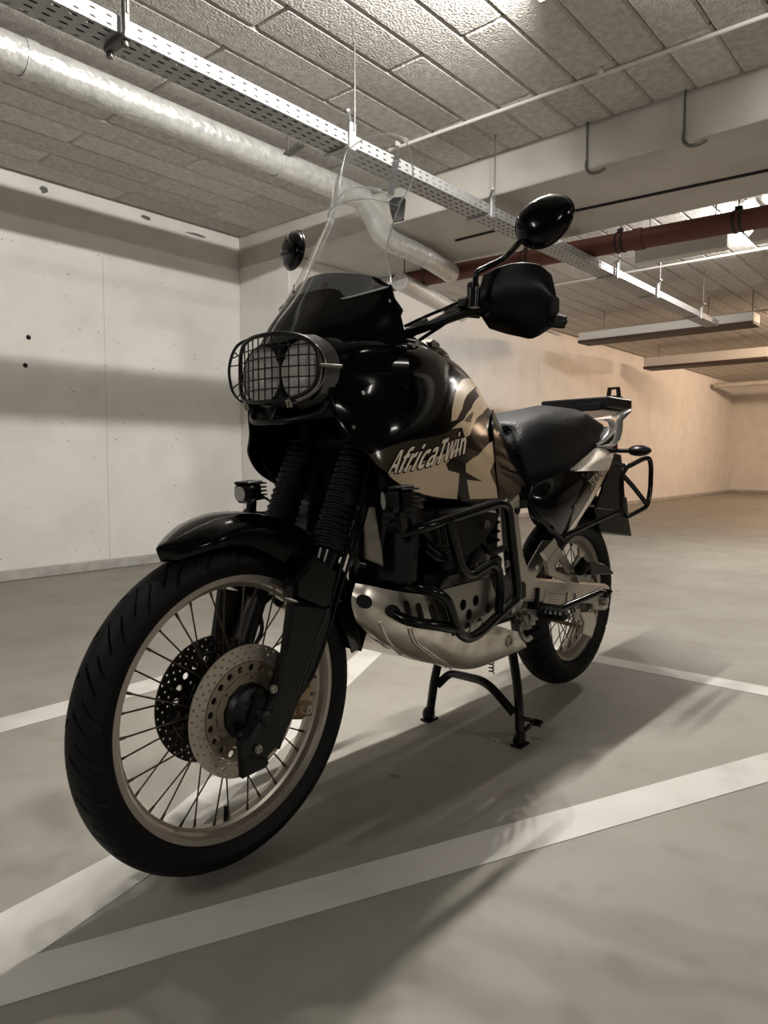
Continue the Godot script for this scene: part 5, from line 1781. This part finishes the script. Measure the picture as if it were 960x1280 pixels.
	s.tube([Vector3(0.2000, 0.3996, -0.9883), Vector3(0.2100, 0.4020, -1.1029), Vector3(0.2100, 0.4128, -1.3978), Vector3(0.2150, 0.4046, -1.4397)], 0.011, 12)
	s.box(Vector3(0.035, 0.012, 0.045), xf(Vector3(0.2150, 0.4037, -1.4464), Vector3(20, 0, 0)), 0.004)
	obj("side_stand", s, M.tubing, bike)
	# swingarm
	for m in [1.0, -1.0]:
		s = Shape.new()
		var a0 = Vector3(m * 0.125, 0.475, -0.98)
		var a1 = Vector3(m * 0.125, 0.365, -1.63)
		var dir = (a1 - a0).normalized()
		s.box(Vector3(0.036, 0.075, (a1 - a0).length()), Transform3D(Basis(Vector3(1, 0, 0), Vector3(1, 0, 0).cross(dir) * -1.0, -dir), (a0 + a1) / 2), 0.008)
		s.box(Vector3(0.040, 0.095, 0.12), xf(Vector3(m * 0.125, 0.358, -1.59), Vector3(-10, 0, 0)), 0.010)
		var sw = obj("swingarm", s, M.alloy, bike)
		s = Shape.new()
		s.plate([Vector3(0.1450, 0.3351, -1.3905) * Vector3(m, 1, 1), Vector3(0.1450, 0.3225, -1.5022) * Vector3(m, 1, 1), Vector3(0.1450, 0.2774, -1.5251) * Vector3(m, 1, 1), Vector3(0.1450, 0.2255, -1.4872) * Vector3(m, 1, 1), Vector3(0.1450, 0.2541, -1.4136) * Vector3(m, 1, 1), Vector3(0.1450, 0.2893, -1.4247) * Vector3(m, 1, 1)], Vector3(0.012, 0, 0), 0.004)
		obj("chain_adjuster", s, M.alloy, sw)
		s = Shape.new()
		s.lathe([Vector2(0, 0.02), Vector2(0.014, 0.02), Vector2(0.018, 0.01), Vector2(0.018, 0.0), Vector2(0.026, 0.0), Vector2(0.026, -0.006)], axle(Vector3(m * 0.148, 0.350, -1.575), m), 16)
		obj("axle_nut", s, M.steel, sw)
		if m > 0:
			s = Shape.new()
			var q = [Vector3(0.1445, 0.4464, -1.1419), Vector3(0.1445, 0.4218, -1.2778), Vector3(0.1445, 0.3788, -1.2739), Vector3(0.1445, 0.4096, -1.1273)]
			s.plate(q, Vector3(0.001, 0, 0))
			obj("sticker", s, M.label, sw)
			s = Shape.new()
			for k in 4:
				var t: float = 0.16 + k * 0.22
				var u: Vector3 = q[0].lerp(q[3], t)
				var v: Vector3 = q[1].lerp(q[2], t)
				s.tube([u.lerp(v, 0.16), u.lerp(v, 0.9 if k == 0 else 0.72)], 0.0016 if k == 0 else 0.0009, 5)
			obj("sticker_print", s, M.ink, sw)
			s = Shape.new()
			for e in [[669, 734, 672, 762], [708, 740, 708, 770], [719, 740, 718, 766]]:
				pass
			s.tube([Vector3(0.1460, 0.4647, -1.0857), Vector3(0.1460, 0.4022, -1.0776)], 0.008, 8)
			s.tube([Vector3(0.1460, 0.4199, -1.2926), Vector3(0.1460, 0.3749, -1.2828)], 0.002, 6)
			s.tube([Vector3(0.1460, 0.4083, -1.3536), Vector3(0.1460, 0.3541, -1.3439)], 0.002, 6)
			obj("swingarm_band", s, M.black, sw)
	# chain: two runs round the sprockets
	s = Shape.new()
	var loop = []
	var r1 = 0.1085
	var r0 = 0.034
	var c1 = Vector3(0.083, 0.347, -1.565)
	var c0 = Vector3(0.083, 0.470, -0.90)
	for k in 13:
		var a = lerpf(PI * 0.5, PI * 1.5, k / 12.0)
		loop.append(c1 + Vector3(0, sin(a) * r1, cos(a) * r1))
	for k in 7:
		var a = lerpf(-PI * 0.5, PI * 0.5, k / 6.0)
		loop.append(c0 + Vector3(0, sin(a) * r0, cos(a) * r0))
	var total = 0.0
	for k in loop.size():
		total += (loop[k] - loop[(k + 1) % loop.size()]).length()
	var links = int(total / 0.0159)
	var step: float = total / links
	var seg = 0
	var left = 0.0
	var pos = []
	for k in links:
		var want = k * step
		var acc = 0.0
		for j in loop.size():
			var l: float = (loop[j] - loop[(j + 1) % loop.size()]).length()
			if acc + l >= want:
				pos.append(loop[j].lerp(loop[(j + 1) % loop.size()], (want - acc) / l))
				break
			acc += l
	for k in pos.size():
		var a: Vector3 = pos[k]
		var b: Vector3 = pos[(k + 1) % pos.size()]
		var dir = (b - a).normalized()
		var base = Basis(Vector3(1, 0, 0), dir, Vector3(1, 0, 0).cross(dir))
		for e in [-0.0075, 0.0075]:
			s.box(Vector3(0.002, 0.0225, 0.013), Transform3D(base, (a + b) / 2 + Vector3(e * (1.0 if k % 2 == 0 else 0.7), 0, 0)), 0.0009)
		s.tube([a + Vector3(-0.0075, 0, 0), a + Vector3(0.0075, 0, 0)], 0.005, 8)
	obj("chain", s, M.chain, bike).set_meta("kind", "stuff")
	# chain guard
	s = Shape.new()
	s.plate([Vector3(0.1000, 0.4995, -1.5510), Vector3(0.1000, 0.4711, -1.6725), Vector3(0.1000, 0.4333, -1.7571), Vector3(0.1000, 0.4196, -1.7656), Vector3(0.1000, 0.4426, -1.5541)], Vector3(0.022, 0, 0), 0.004)
	s.plate([Vector3(0.1000, 0.5112, -1.1476), Vector3(0.1000, 0.4816, -1.5520), Vector3(0.1000, 0.4636, -1.5529), Vector3(0.1000, 0.4901, -1.1483)], Vector3(0.022, 0, 0), 0.004)
	obj("chain_guard", s, M.black, bike)
	# linkage and shock in the dark behind the plate
	s = Shape.new()
	s.tube([Vector3(0, 0.80, -1.03), Vector3(0, 0.42, -1.02)], 0.03, 16)
	for k in 9:
		s.lathe([Vector2(0.033, -0.006), Vector2(0.043, 0.0), Vector2(0.033, 0.006)], xf(Vector3(0, 0.50 + k * 0.028, -1.02)), 18)
	s.box(Vector3(0.16, 0.10, 0.20), xf(Vector3(0, 0.40, -1.06)), 0.02)
	s.box(Vector3(0.20, 0.22, 0.30), xf(Vector3(0, 0.82, -1.12)), 0.03)
	s.box(Vector3(0.16, 0.05, 0.70), xf(Vector3(0, 0.93, -1.40)), 0.02)
	obj("rear_shock", s, M.engine, bike)
	s = Shape.new()
	s.tube([Vector3(-0.17, 0.46, -0.80), Vector3(-0.17, 0.60, -1.15), Vector3(-0.18, 0.74, -1.50)], 0.022, 14)
	s.tube([Vector3(-0.185, 0.74, -1.48), Vector3(-0.195, 0.82, -1.88)], [0.045, 0.05], 20)
	obj("silencer", s, M.engine_alloy, bike)
	# centre stand
	s = Shape.new()
	var lt = Vector3(0.105, 0.335, -0.985)
	var lf = Vector3(0.165, 0.012, -0.955)
	var rt = Vector3(-0.105, 0.335, -0.985)
	var rf = Vector3(-0.172, 0.012, -0.945)
	s.tube(bend([lt, lt.lerp(lf, 0.55) + Vector3(0.012, 0, 0.0), lf], 0.06), 0.0145, 14)
	s.tube(bend([rt, rt.lerp(rf, 0.5) + Vector3(-0.022, 0, 0.0), rf], 0.06), 0.0145, 14)
	s.tube(bend([Vector3(-0.1500, 0.1190, -0.9572), Vector3(-0.1200, 0.1614, -0.9875), Vector3(0.0600, 0.1832, -0.9295), Vector3(0.1500, 0.0999, -0.9420)], 0.05), 0.0135, 14)
	var cs = obj("centre_stand", s, M.tubing, bike)
	for f in [lf, rf]:
		s = Shape.new()
		s.lathe([Vector2(0, -0.011), Vector2(0.020, -0.011), Vector2(0.023, -0.004), Vector2(0.023, 0.004), Vector2(0.02, 0.011), Vector2(0, 0.011)], xf(f + Vector3(0, 0.012, 0.004), Vector3(0, 0, 90)), 18)
		s.box(Vector3(0.04, 0.008, 0.055), xf(f + Vector3(0, -0.008, 0)), 0.003)
		obj("stand_foot", s, M.tubing, cs)
	s = Shape.new()
	s.tube([Vector3(0.1700, 0.0861, -0.9555), Vector3(0.1800, 0.0732, -0.9918), Vector3(0.1850, 0.0432, -1.0391)], 0.007, 8)
	s.tube([Vector3(0.1700, 0.0419, -0.9617), Vector3(0.1850, 0.0630, -0.9880), Vector3(0.1900, 0.0497, -1.0296)], 0.007, 8)
	s.box(Vector3(0.035, 0.012, 0.03), xf(Vector3(0.1900, 0.0633, -1.0088)), 0.004)
	obj("stand_tread", s, M.tubing, cs)
	s = Shape.new()
	var ha = Vector3(0.03, 0.34, -1.0)
	var hb = Vector3(0.055, 0.20, -0.965)
	var coil = []
	for k in 101:
		var t = k / 100.0
		coil.append(ha.lerp(hb, t) + Vector3(cos(t * TAU * 14), 0, sin(t * TAU * 14)) * 0.008)
	s.tube(coil, 0.0022, 6)
	obj("stand_spring", s, M.engine_alloy, cs)
	# seat
	var seat = [
		[Vector3(0.0000, 0.9850, -0.9200), Vector3(0.0000, 1.0000, -1.0200), Vector3(0.0000, 1.0350, -1.2000), Vector3(0.0000, 1.0600, -1.4200), Vector3(0.0000, 1.0200, -1.6200)],
		[Vector3(0.0750, 0.9577, -0.9972), Vector3(0.1100, 0.9775, -1.0326), Vector3(0.1250, 1.0086, -1.1841), Vector3(0.1200, 1.0314, -1.4278), Vector3(0.1000, 1.0016, -1.6418)],
		[Vector3(0.1100, 0.8985, -0.9775), Vector3(0.1450, 0.9034, -1.0120), Vector3(0.1600, 0.9154, -1.1635), Vector3(0.1550, 0.9404, -1.3577), Vector3(0.1300, 0.9661, -1.5682)],
		[Vector3(0.1200, 0.8131, -1.0300), Vector3(0.1400, 0.7905, -1.0646), Vector3(0.1600, 0.8238, -1.1838), Vector3(0.1550, 0.8647, -1.3615), Vector3(0.1400, 0.9334, -1.5336)]]
	s = Shape.new()
	var rows = patch(seat, 40, 24)
	s.grid(rows, s.group())
	s.grid(flip_rows(rows), s.group())
	var under = []
	for r in [rows[rows.size() - 1], flip(rows[rows.size() - 1])]:
		under.append(r)
	s.grid(under)
	var endcap = []
	for e in [40, 0]:
		endcap = []
		var ring = []
		for r in rows:
			ring.append(r[e])
		for i in range(rows.size() - 1, 0, -1):
			ring.append(rows[i][e] * Vector3(-1, 1, 1))
		s.fan(ring)
	var st = obj("seat", s, M.seat, bike)
	s = Shape.new()
	for k in 16:
		s = Shape.new()
		var u = 0.02 + k / 15.0 * 0.10
		var line = []
		for j in 13:
			line.append(at_net(seat, u * 0.7, 0.05 + j / 12.0 * 0.75) + Vector3(0, 0.001, 0))
		s.tube(line, 0.0018, 6)
		obj("seat_rib", s, M.rubber, st)
	s = Shape.new()
	s.tube(curve([at_net(seat, 0.05, 1), at_net(seat, 0.3, 1), at_net(seat, 0.6, 1), at_net(seat, 0.95, 1)], 8), 0.005, 8)
	obj("seat_piping", s, M.rubber, st)
	# side covers and tail
	var cover = [
		[Vector3(0.1550, 0.7856, -0.9883), Vector3(0.1750, 0.8125, -1.1117), Vector3(0.1850, 0.8338, -1.2342), Vector3(0.1870, 0.8325, -1.3622), Vector3(0.1750, 0.8362, -1.5411)],
		[Vector3(0.1600, 0.7401, -0.9857), Vector3(0.1950, 0.7527, -1.0651), Vector3(0.2000, 0.7733, -1.1946), Vector3(0.1900, 0.7841, -1.3582), Vector3(0.1750, 0.7805, -1.4829)],
		[Vector3(0.1600, 0.6906, -1.0068), Vector3(0.1950, 0.6887, -1.0676), Vector3(0.1970, 0.6946, -1.1819), Vector3(0.1820, 0.7098, -1.3238), Vector3(0.1700, 0.7292, -1.4245)],
		[Vector3(0.1500, 0.6675, -1.0507), Vector3(0.1700, 0.6363, -1.1178), Vector3(0.1700, 0.6084, -1.2067), Vector3(0.1620, 0.6301, -1.2916), Vector3(0.1550, 0.6729, -1.3774)]]
	var tail = [
		[Vector3(0.1500, 0.8409, -1.2828), Vector3(0.1550, 0.8620, -1.3432), Vector3(0.1550, 0.8868, -1.4169), Vector3(0.1500, 0.9099, -1.4988), Vector3(0.1400, 0.8945, -1.6707)],
		[Vector3(0.1720, 0.8362, -1.2437), Vector3(0.1780, 0.8462, -1.3133), Vector3(0.1800, 0.8593, -1.3888), Vector3(0.1780, 0.8731, -1.4707), Vector3(0.1650, 0.8705, -1.5980)],
		[Vector3(0.1850, 0.8313, -1.2229), Vector3(0.1900, 0.8306, -1.2944), Vector3(0.1880, 0.8296, -1.3790), Vector3(0.1840, 0.8287, -1.4595), Vector3(0.1760, 0.8305, -1.5391)]]
	for m in [1, -1]:
		rows = patch(cover, 30, 24)
		s = Shape.new()
		s.shell(rows if m > 0 else flip_rows(rows), 0.004)
		var sc = obj("side_cover", s, M.gloss, bike)
		for rb in [[at_net(cover, 0.04, 0.02), at_net(cover, 0.02, 0.35), at_net(cover, 0.12, 0.72), at_net(cover, 0.5, 1.0)]]:
			s = Shape.new()
			s.tube(curve(flip(rb) if m < 0 else rb, 8), 0.007, 8)
			obj("rib", s, M.gloss, sc)
		s = Shape.new()
		var scr = at_net(cover, 0.55, 0.93)
		bolt(s, scr * Vector3(m, 1, 1), 0.006, Vector3(m, 0, 0))
		obj("screw", s, M.steel, sc)
		if m > 0:
			obj("beige_graphic", decal(cover, PackedVector2Array([Vector2(1.0000, 0.0422), Vector2(0.9741, 0.2834), Vector2(0.9572, 0.6120), Vector2(0.8726, 0.8535), Vector2(0.6786, 0.9347), Vector2(0.4933, 0.9783), Vector2(0.4412, 0.9712), Vector2(0.5731, 0.8741), Vector2(0.7178, 0.7529), Vector2(0.8099, 0.5602), Vector2(0.8720, 0.3069), Vector2(0.9184, 0.0408)]), 0.001), M.beige, sc)
			var words = lettering("XRV", 0.2)
			var box = PackedVector2Array([Vector2(0.7898, 0.4205), Vector2(0.9683, 0.0981), Vector2(0.8834, 0.0360), Vector2(0.6958, 0.2766)])
			var ink = Shape.new()
			for k in 8:
				var a = TAU * k / 8.0
				lay_letters(cover, words, box, 0.0022, Vector2(cos(a) * 0.03, sin(a) * 0.06), ink)
			obj("letter_outline", ink, M.letter, sc)
			obj("lettering", lay_letters(cover, words, box, 0.003), M.ink, sc)
		rows = patch(tail, 20, 12)
		s = Shape.new()
		s.shell(rows if m > 0 else flip_rows(rows), 0.004)
		obj("tail_panel", s, M.white_panel, bike)
		# grab rail: a broad casting
		s = Shape.new()
		var g = [Vector3(0.1500, 0.9240, -1.4980), Vector3(0.1500, 0.9366, -1.5586), Vector3(0.1500, 0.9613, -1.6208), Vector3(0.1500, 0.9888, -1.6554), Vector3(0.1500, 1.0058, -1.6397), Vector3(0.1500, 1.0113, -1.5963), Vector3(0.1500, 1.0106, -1.5132), Vector3(0.1500, 1.0193, -1.5816), Vector3(0.1500, 1.0320, -1.6674), Vector3(0.1500, 1.0491, -1.7418), Vector3(0.1500, 1.0631, -1.8036), Vector3(0.1500, 1.0547, -1.8203), Vector3(0.1500, 1.0341, -1.7740), Vector3(0.1500, 1.0125, -1.7289), Vector3(0.1500, 0.9732, -1.7239), Vector3(0.1500, 0.9397, -1.7033), Vector3(0.1500, 0.9211, -1.6672), Vector3(0.1500, 0.9126, -1.5881), Vector3(0.1500, 0.9129, -1.5053)]
		if m < 0:
			g = flip(g)
		s.plate(g.map(func(p): return p - Vector3(m * 0.014, 0, 0)), Vector3(m * 0.028, 0, 0), 0.006)
		obj("grab_rail", s, M.silver_paint, bike)
		# turn signal
		s = Shape.new()
		s.tube([Vector3(m * 0.12, 0.90, -1.60), Vector3(m * 0.21, 0.900, -1.635)], 0.008, 10)
		s.ball(Vector3(m * 0.240, 0.900, -1.655), Vector3(0.042, 0.021, 0.036), Basis(Vector3(0, 1, 0), m * 0.25), 16)
		var sg = obj("turn_signal", s, M.black, bike)
		s = Shape.new()
		s.ball(Vector3(m * 0.243, 0.900, -1.672), Vector3(0.034, 0.017, 0.026), Basis(Vector3(0, 1, 0), m * 0.25), 16)
		obj("signal_lens", s, M.amber, sg)
		# pannier rack
		for run in [[Vector3(0.2000, 0.8535, -1.5296), Vector3(0.2700, 0.8431, -1.4773), Vector3(0.2750, 0.8706, -1.6008), Vector3(0.2800, 0.8736, -1.6486), Vector3(0.2800, 0.8419, -1.6669), Vector3(0.2800, 0.7581, -1.6657), Vector3(0.2800, 0.6985, -1.6391), Vector3(0.2700, 0.6723, -1.4891), Vector3(0.2500, 0.6704, -1.5039), Vector3(0.2500, 0.7161, -1.4799), Vector3(0.2500, 0.8156, -1.4733), Vector3(0.2650, 0.8431, -1.4829)], [Vector3(0.2520, 0.8127, -1.4824), Vector3(0.2620, 0.7784, -1.5378), Vector3(0.2800, 0.7104, -1.6304)], [Vector3(0.1750, 0.6201, -1.1961), Vector3(0.2100, 0.6570, -1.3334), Vector3(0.2500, 0.6967, -1.4811)]]:
			s = Shape.new()
			s.tube(bend(flip(run) if m < 0 else run, 0.025), 0.0085, 12)
			obj("pannier_rack", s, M.tubing, bike)
		s = Shape.new()
		var fl = [Vector3(0.1200, 0.8949, -1.7036), Vector3(0.1200, 0.8862, -1.7727), Vector3(0.1200, 0.7897, -1.8025), Vector3(0.1200, 0.6625, -1.8350), Vector3(0.1200, 0.6898, -1.5513), Vector3(0.1200, 0.7581, -1.6101)]
		if m < 0:
			fl = flip(fl)
		s.plate(fl, Vector3(m * 0.012, 0, 0), 0.003)
		obj("tail_side_plate", s, M.black, bike)
	# tail light, number plate carrier, mudguard
	s = Shape.new()
	s.box(Vector3(0.20, 0.10, 0.30), xf(Vector3(0, 0.93, -1.66), Vector3(8, 0, 0)), 0.03)
	s.box(Vector3(0.16, 0.16, 0.06), xf(Vector3(0, 0.84, -1.76), Vector3(16, 0, 0)), 0.015)
	var tl = obj("tail_unit", s, M.black, bike)
	s = Shape.new()
	s.box(Vector3(0.17, 0.06, 0.03), xf(Vector3(0, 0.93, -1.825), Vector3(8, 0, 0)), 0.008)
	obj("tail_lamp", s, mat(Color(0.35, 0.02, 0.02), 0.2), tl)
	s = Shape.new()
	var mf = [Vector3(0.0900, 0.6910, -1.6182), Vector3(0.0900, 0.6809, -1.8197), Vector3(0.0900, 0.7147, -1.9309), Vector3(0.0900, 0.6280, -1.9537), Vector3(0.0900, 0.5487, -1.9935), Vector3(0.0900, 0.5890, -1.6886)]
	s.plate(mf.map(func(p): return p * Vector3(0, 1, 1)), Vector3(0.18, 0, 0), 0.004)
	s.plate([Vector3(-0.09, 0.86, -1.60), Vector3(0.09, 0.86, -1.60), Vector3(0.09, 0.70, -1.66), Vector3(-0.09, 0.70, -1.66)], Vector3(0, 0, 0.02), 0.004)
	s.plate([Vector3(-0.09, 0.88, -1.35), Vector3(0.09, 0.88, -1.35), Vector3(0.09, 0.86, -1.62), Vector3(-0.09, 0.86, -1.62)], Vector3(0, 0.02, 0), 0.004)
	obj("rear_mudguard", s, M.black, bike)
	# luggage plate
	s = Shape.new()
	var top = [Vector3(-0.17, 1.055, -1.46), Vector3(0.14, 1.055, -1.46), Vector3(0.165, 1.075, -1.80), Vector3(-0.165, 1.075, -1.80)]
	top = [Vector3(-0.1650, 1.0779, -1.6707), Vector3(0.1350, 1.0727, -1.6207), Vector3(0.1350, 1.1105, -1.8386), Vector3(-0.1650, 1.1408, -2.0959)]
	s.plate(top.map(func(p): return p + Vector3(0, -0.019, 0)), Vector3(0, 0.038, 0.0), 0.004)
	var lp = obj("luggage_plate", s, M.black, bike)
	s = Shape.new()
	for e in [[0.15, 0.25], [0.5, 0.25], [0.8, 0.3], [0.3, 0.7], [0.7, 0.7]]:
		s = Shape.new()
		var c: Vector3 = top[0].lerp(top[1], e[0]).lerp(top[3].lerp(top[2], e[0]), e[1])
		s.box(Vector3(0.05, 0.010, 0.03), xf(c + Vector3(0, 0.004, 0)), 0.004)
		obj("plate_pad", s, M.black, lp)
	s = Shape.new()
	for e in [0.3, 0.55, 0.8]:
		s.tube([top[0].lerp(top[3], e) + Vector3(0.02, 0.003, 0), top[1].lerp(top[2], e) + Vector3(-0.02, 0.003, 0)], 0.004, 6)
	obj("plate_rib", s, M.black, lp)
	s = Shape.new()
	var lc: Vector3 = top[2].lerp(top[3], 0.35) + Vector3(0, 0.018, 0.015)
	s.ring_plate([lc + Vector3(-0.028, -0.02, 0), lc + Vector3(0.028, -0.02, 0), lc + Vector3(0.022, 0.022, 0), lc + Vector3(-0.022, 0.022, 0)], [lc + Vector3(-0.016, -0.012, 0), lc + Vector3(0.016, -0.012, 0), lc + Vector3(0.013, 0.014, 0), lc + Vector3(-0.013, 0.014, 0)], Vector3(0, 0, 0.02))
	obj("plate_latch", s, M.black, lp)
	s = Shape.new()
	s.plate([top[0] + Vector3(0.03, -0.035, 0), top[1] + Vector3(-0.03, -0.035, 0), top[2] + Vector3(-0.03, -0.035, 0), top[3] + Vector3(0.03, -0.035, 0)], Vector3(0, 0.03, 0), 0.004)
	obj("rack_frame", s, M.tubing, bike)

func build_motorcycle():
	bike = thing("motorcycle", "black and beige adventure motorcycle with a tall clear windscreen, parked on its centre stand", "motorcycle")
	build_wheels()
	build_fork()
	build_bodywork()
	build_engine()
	build_rear()
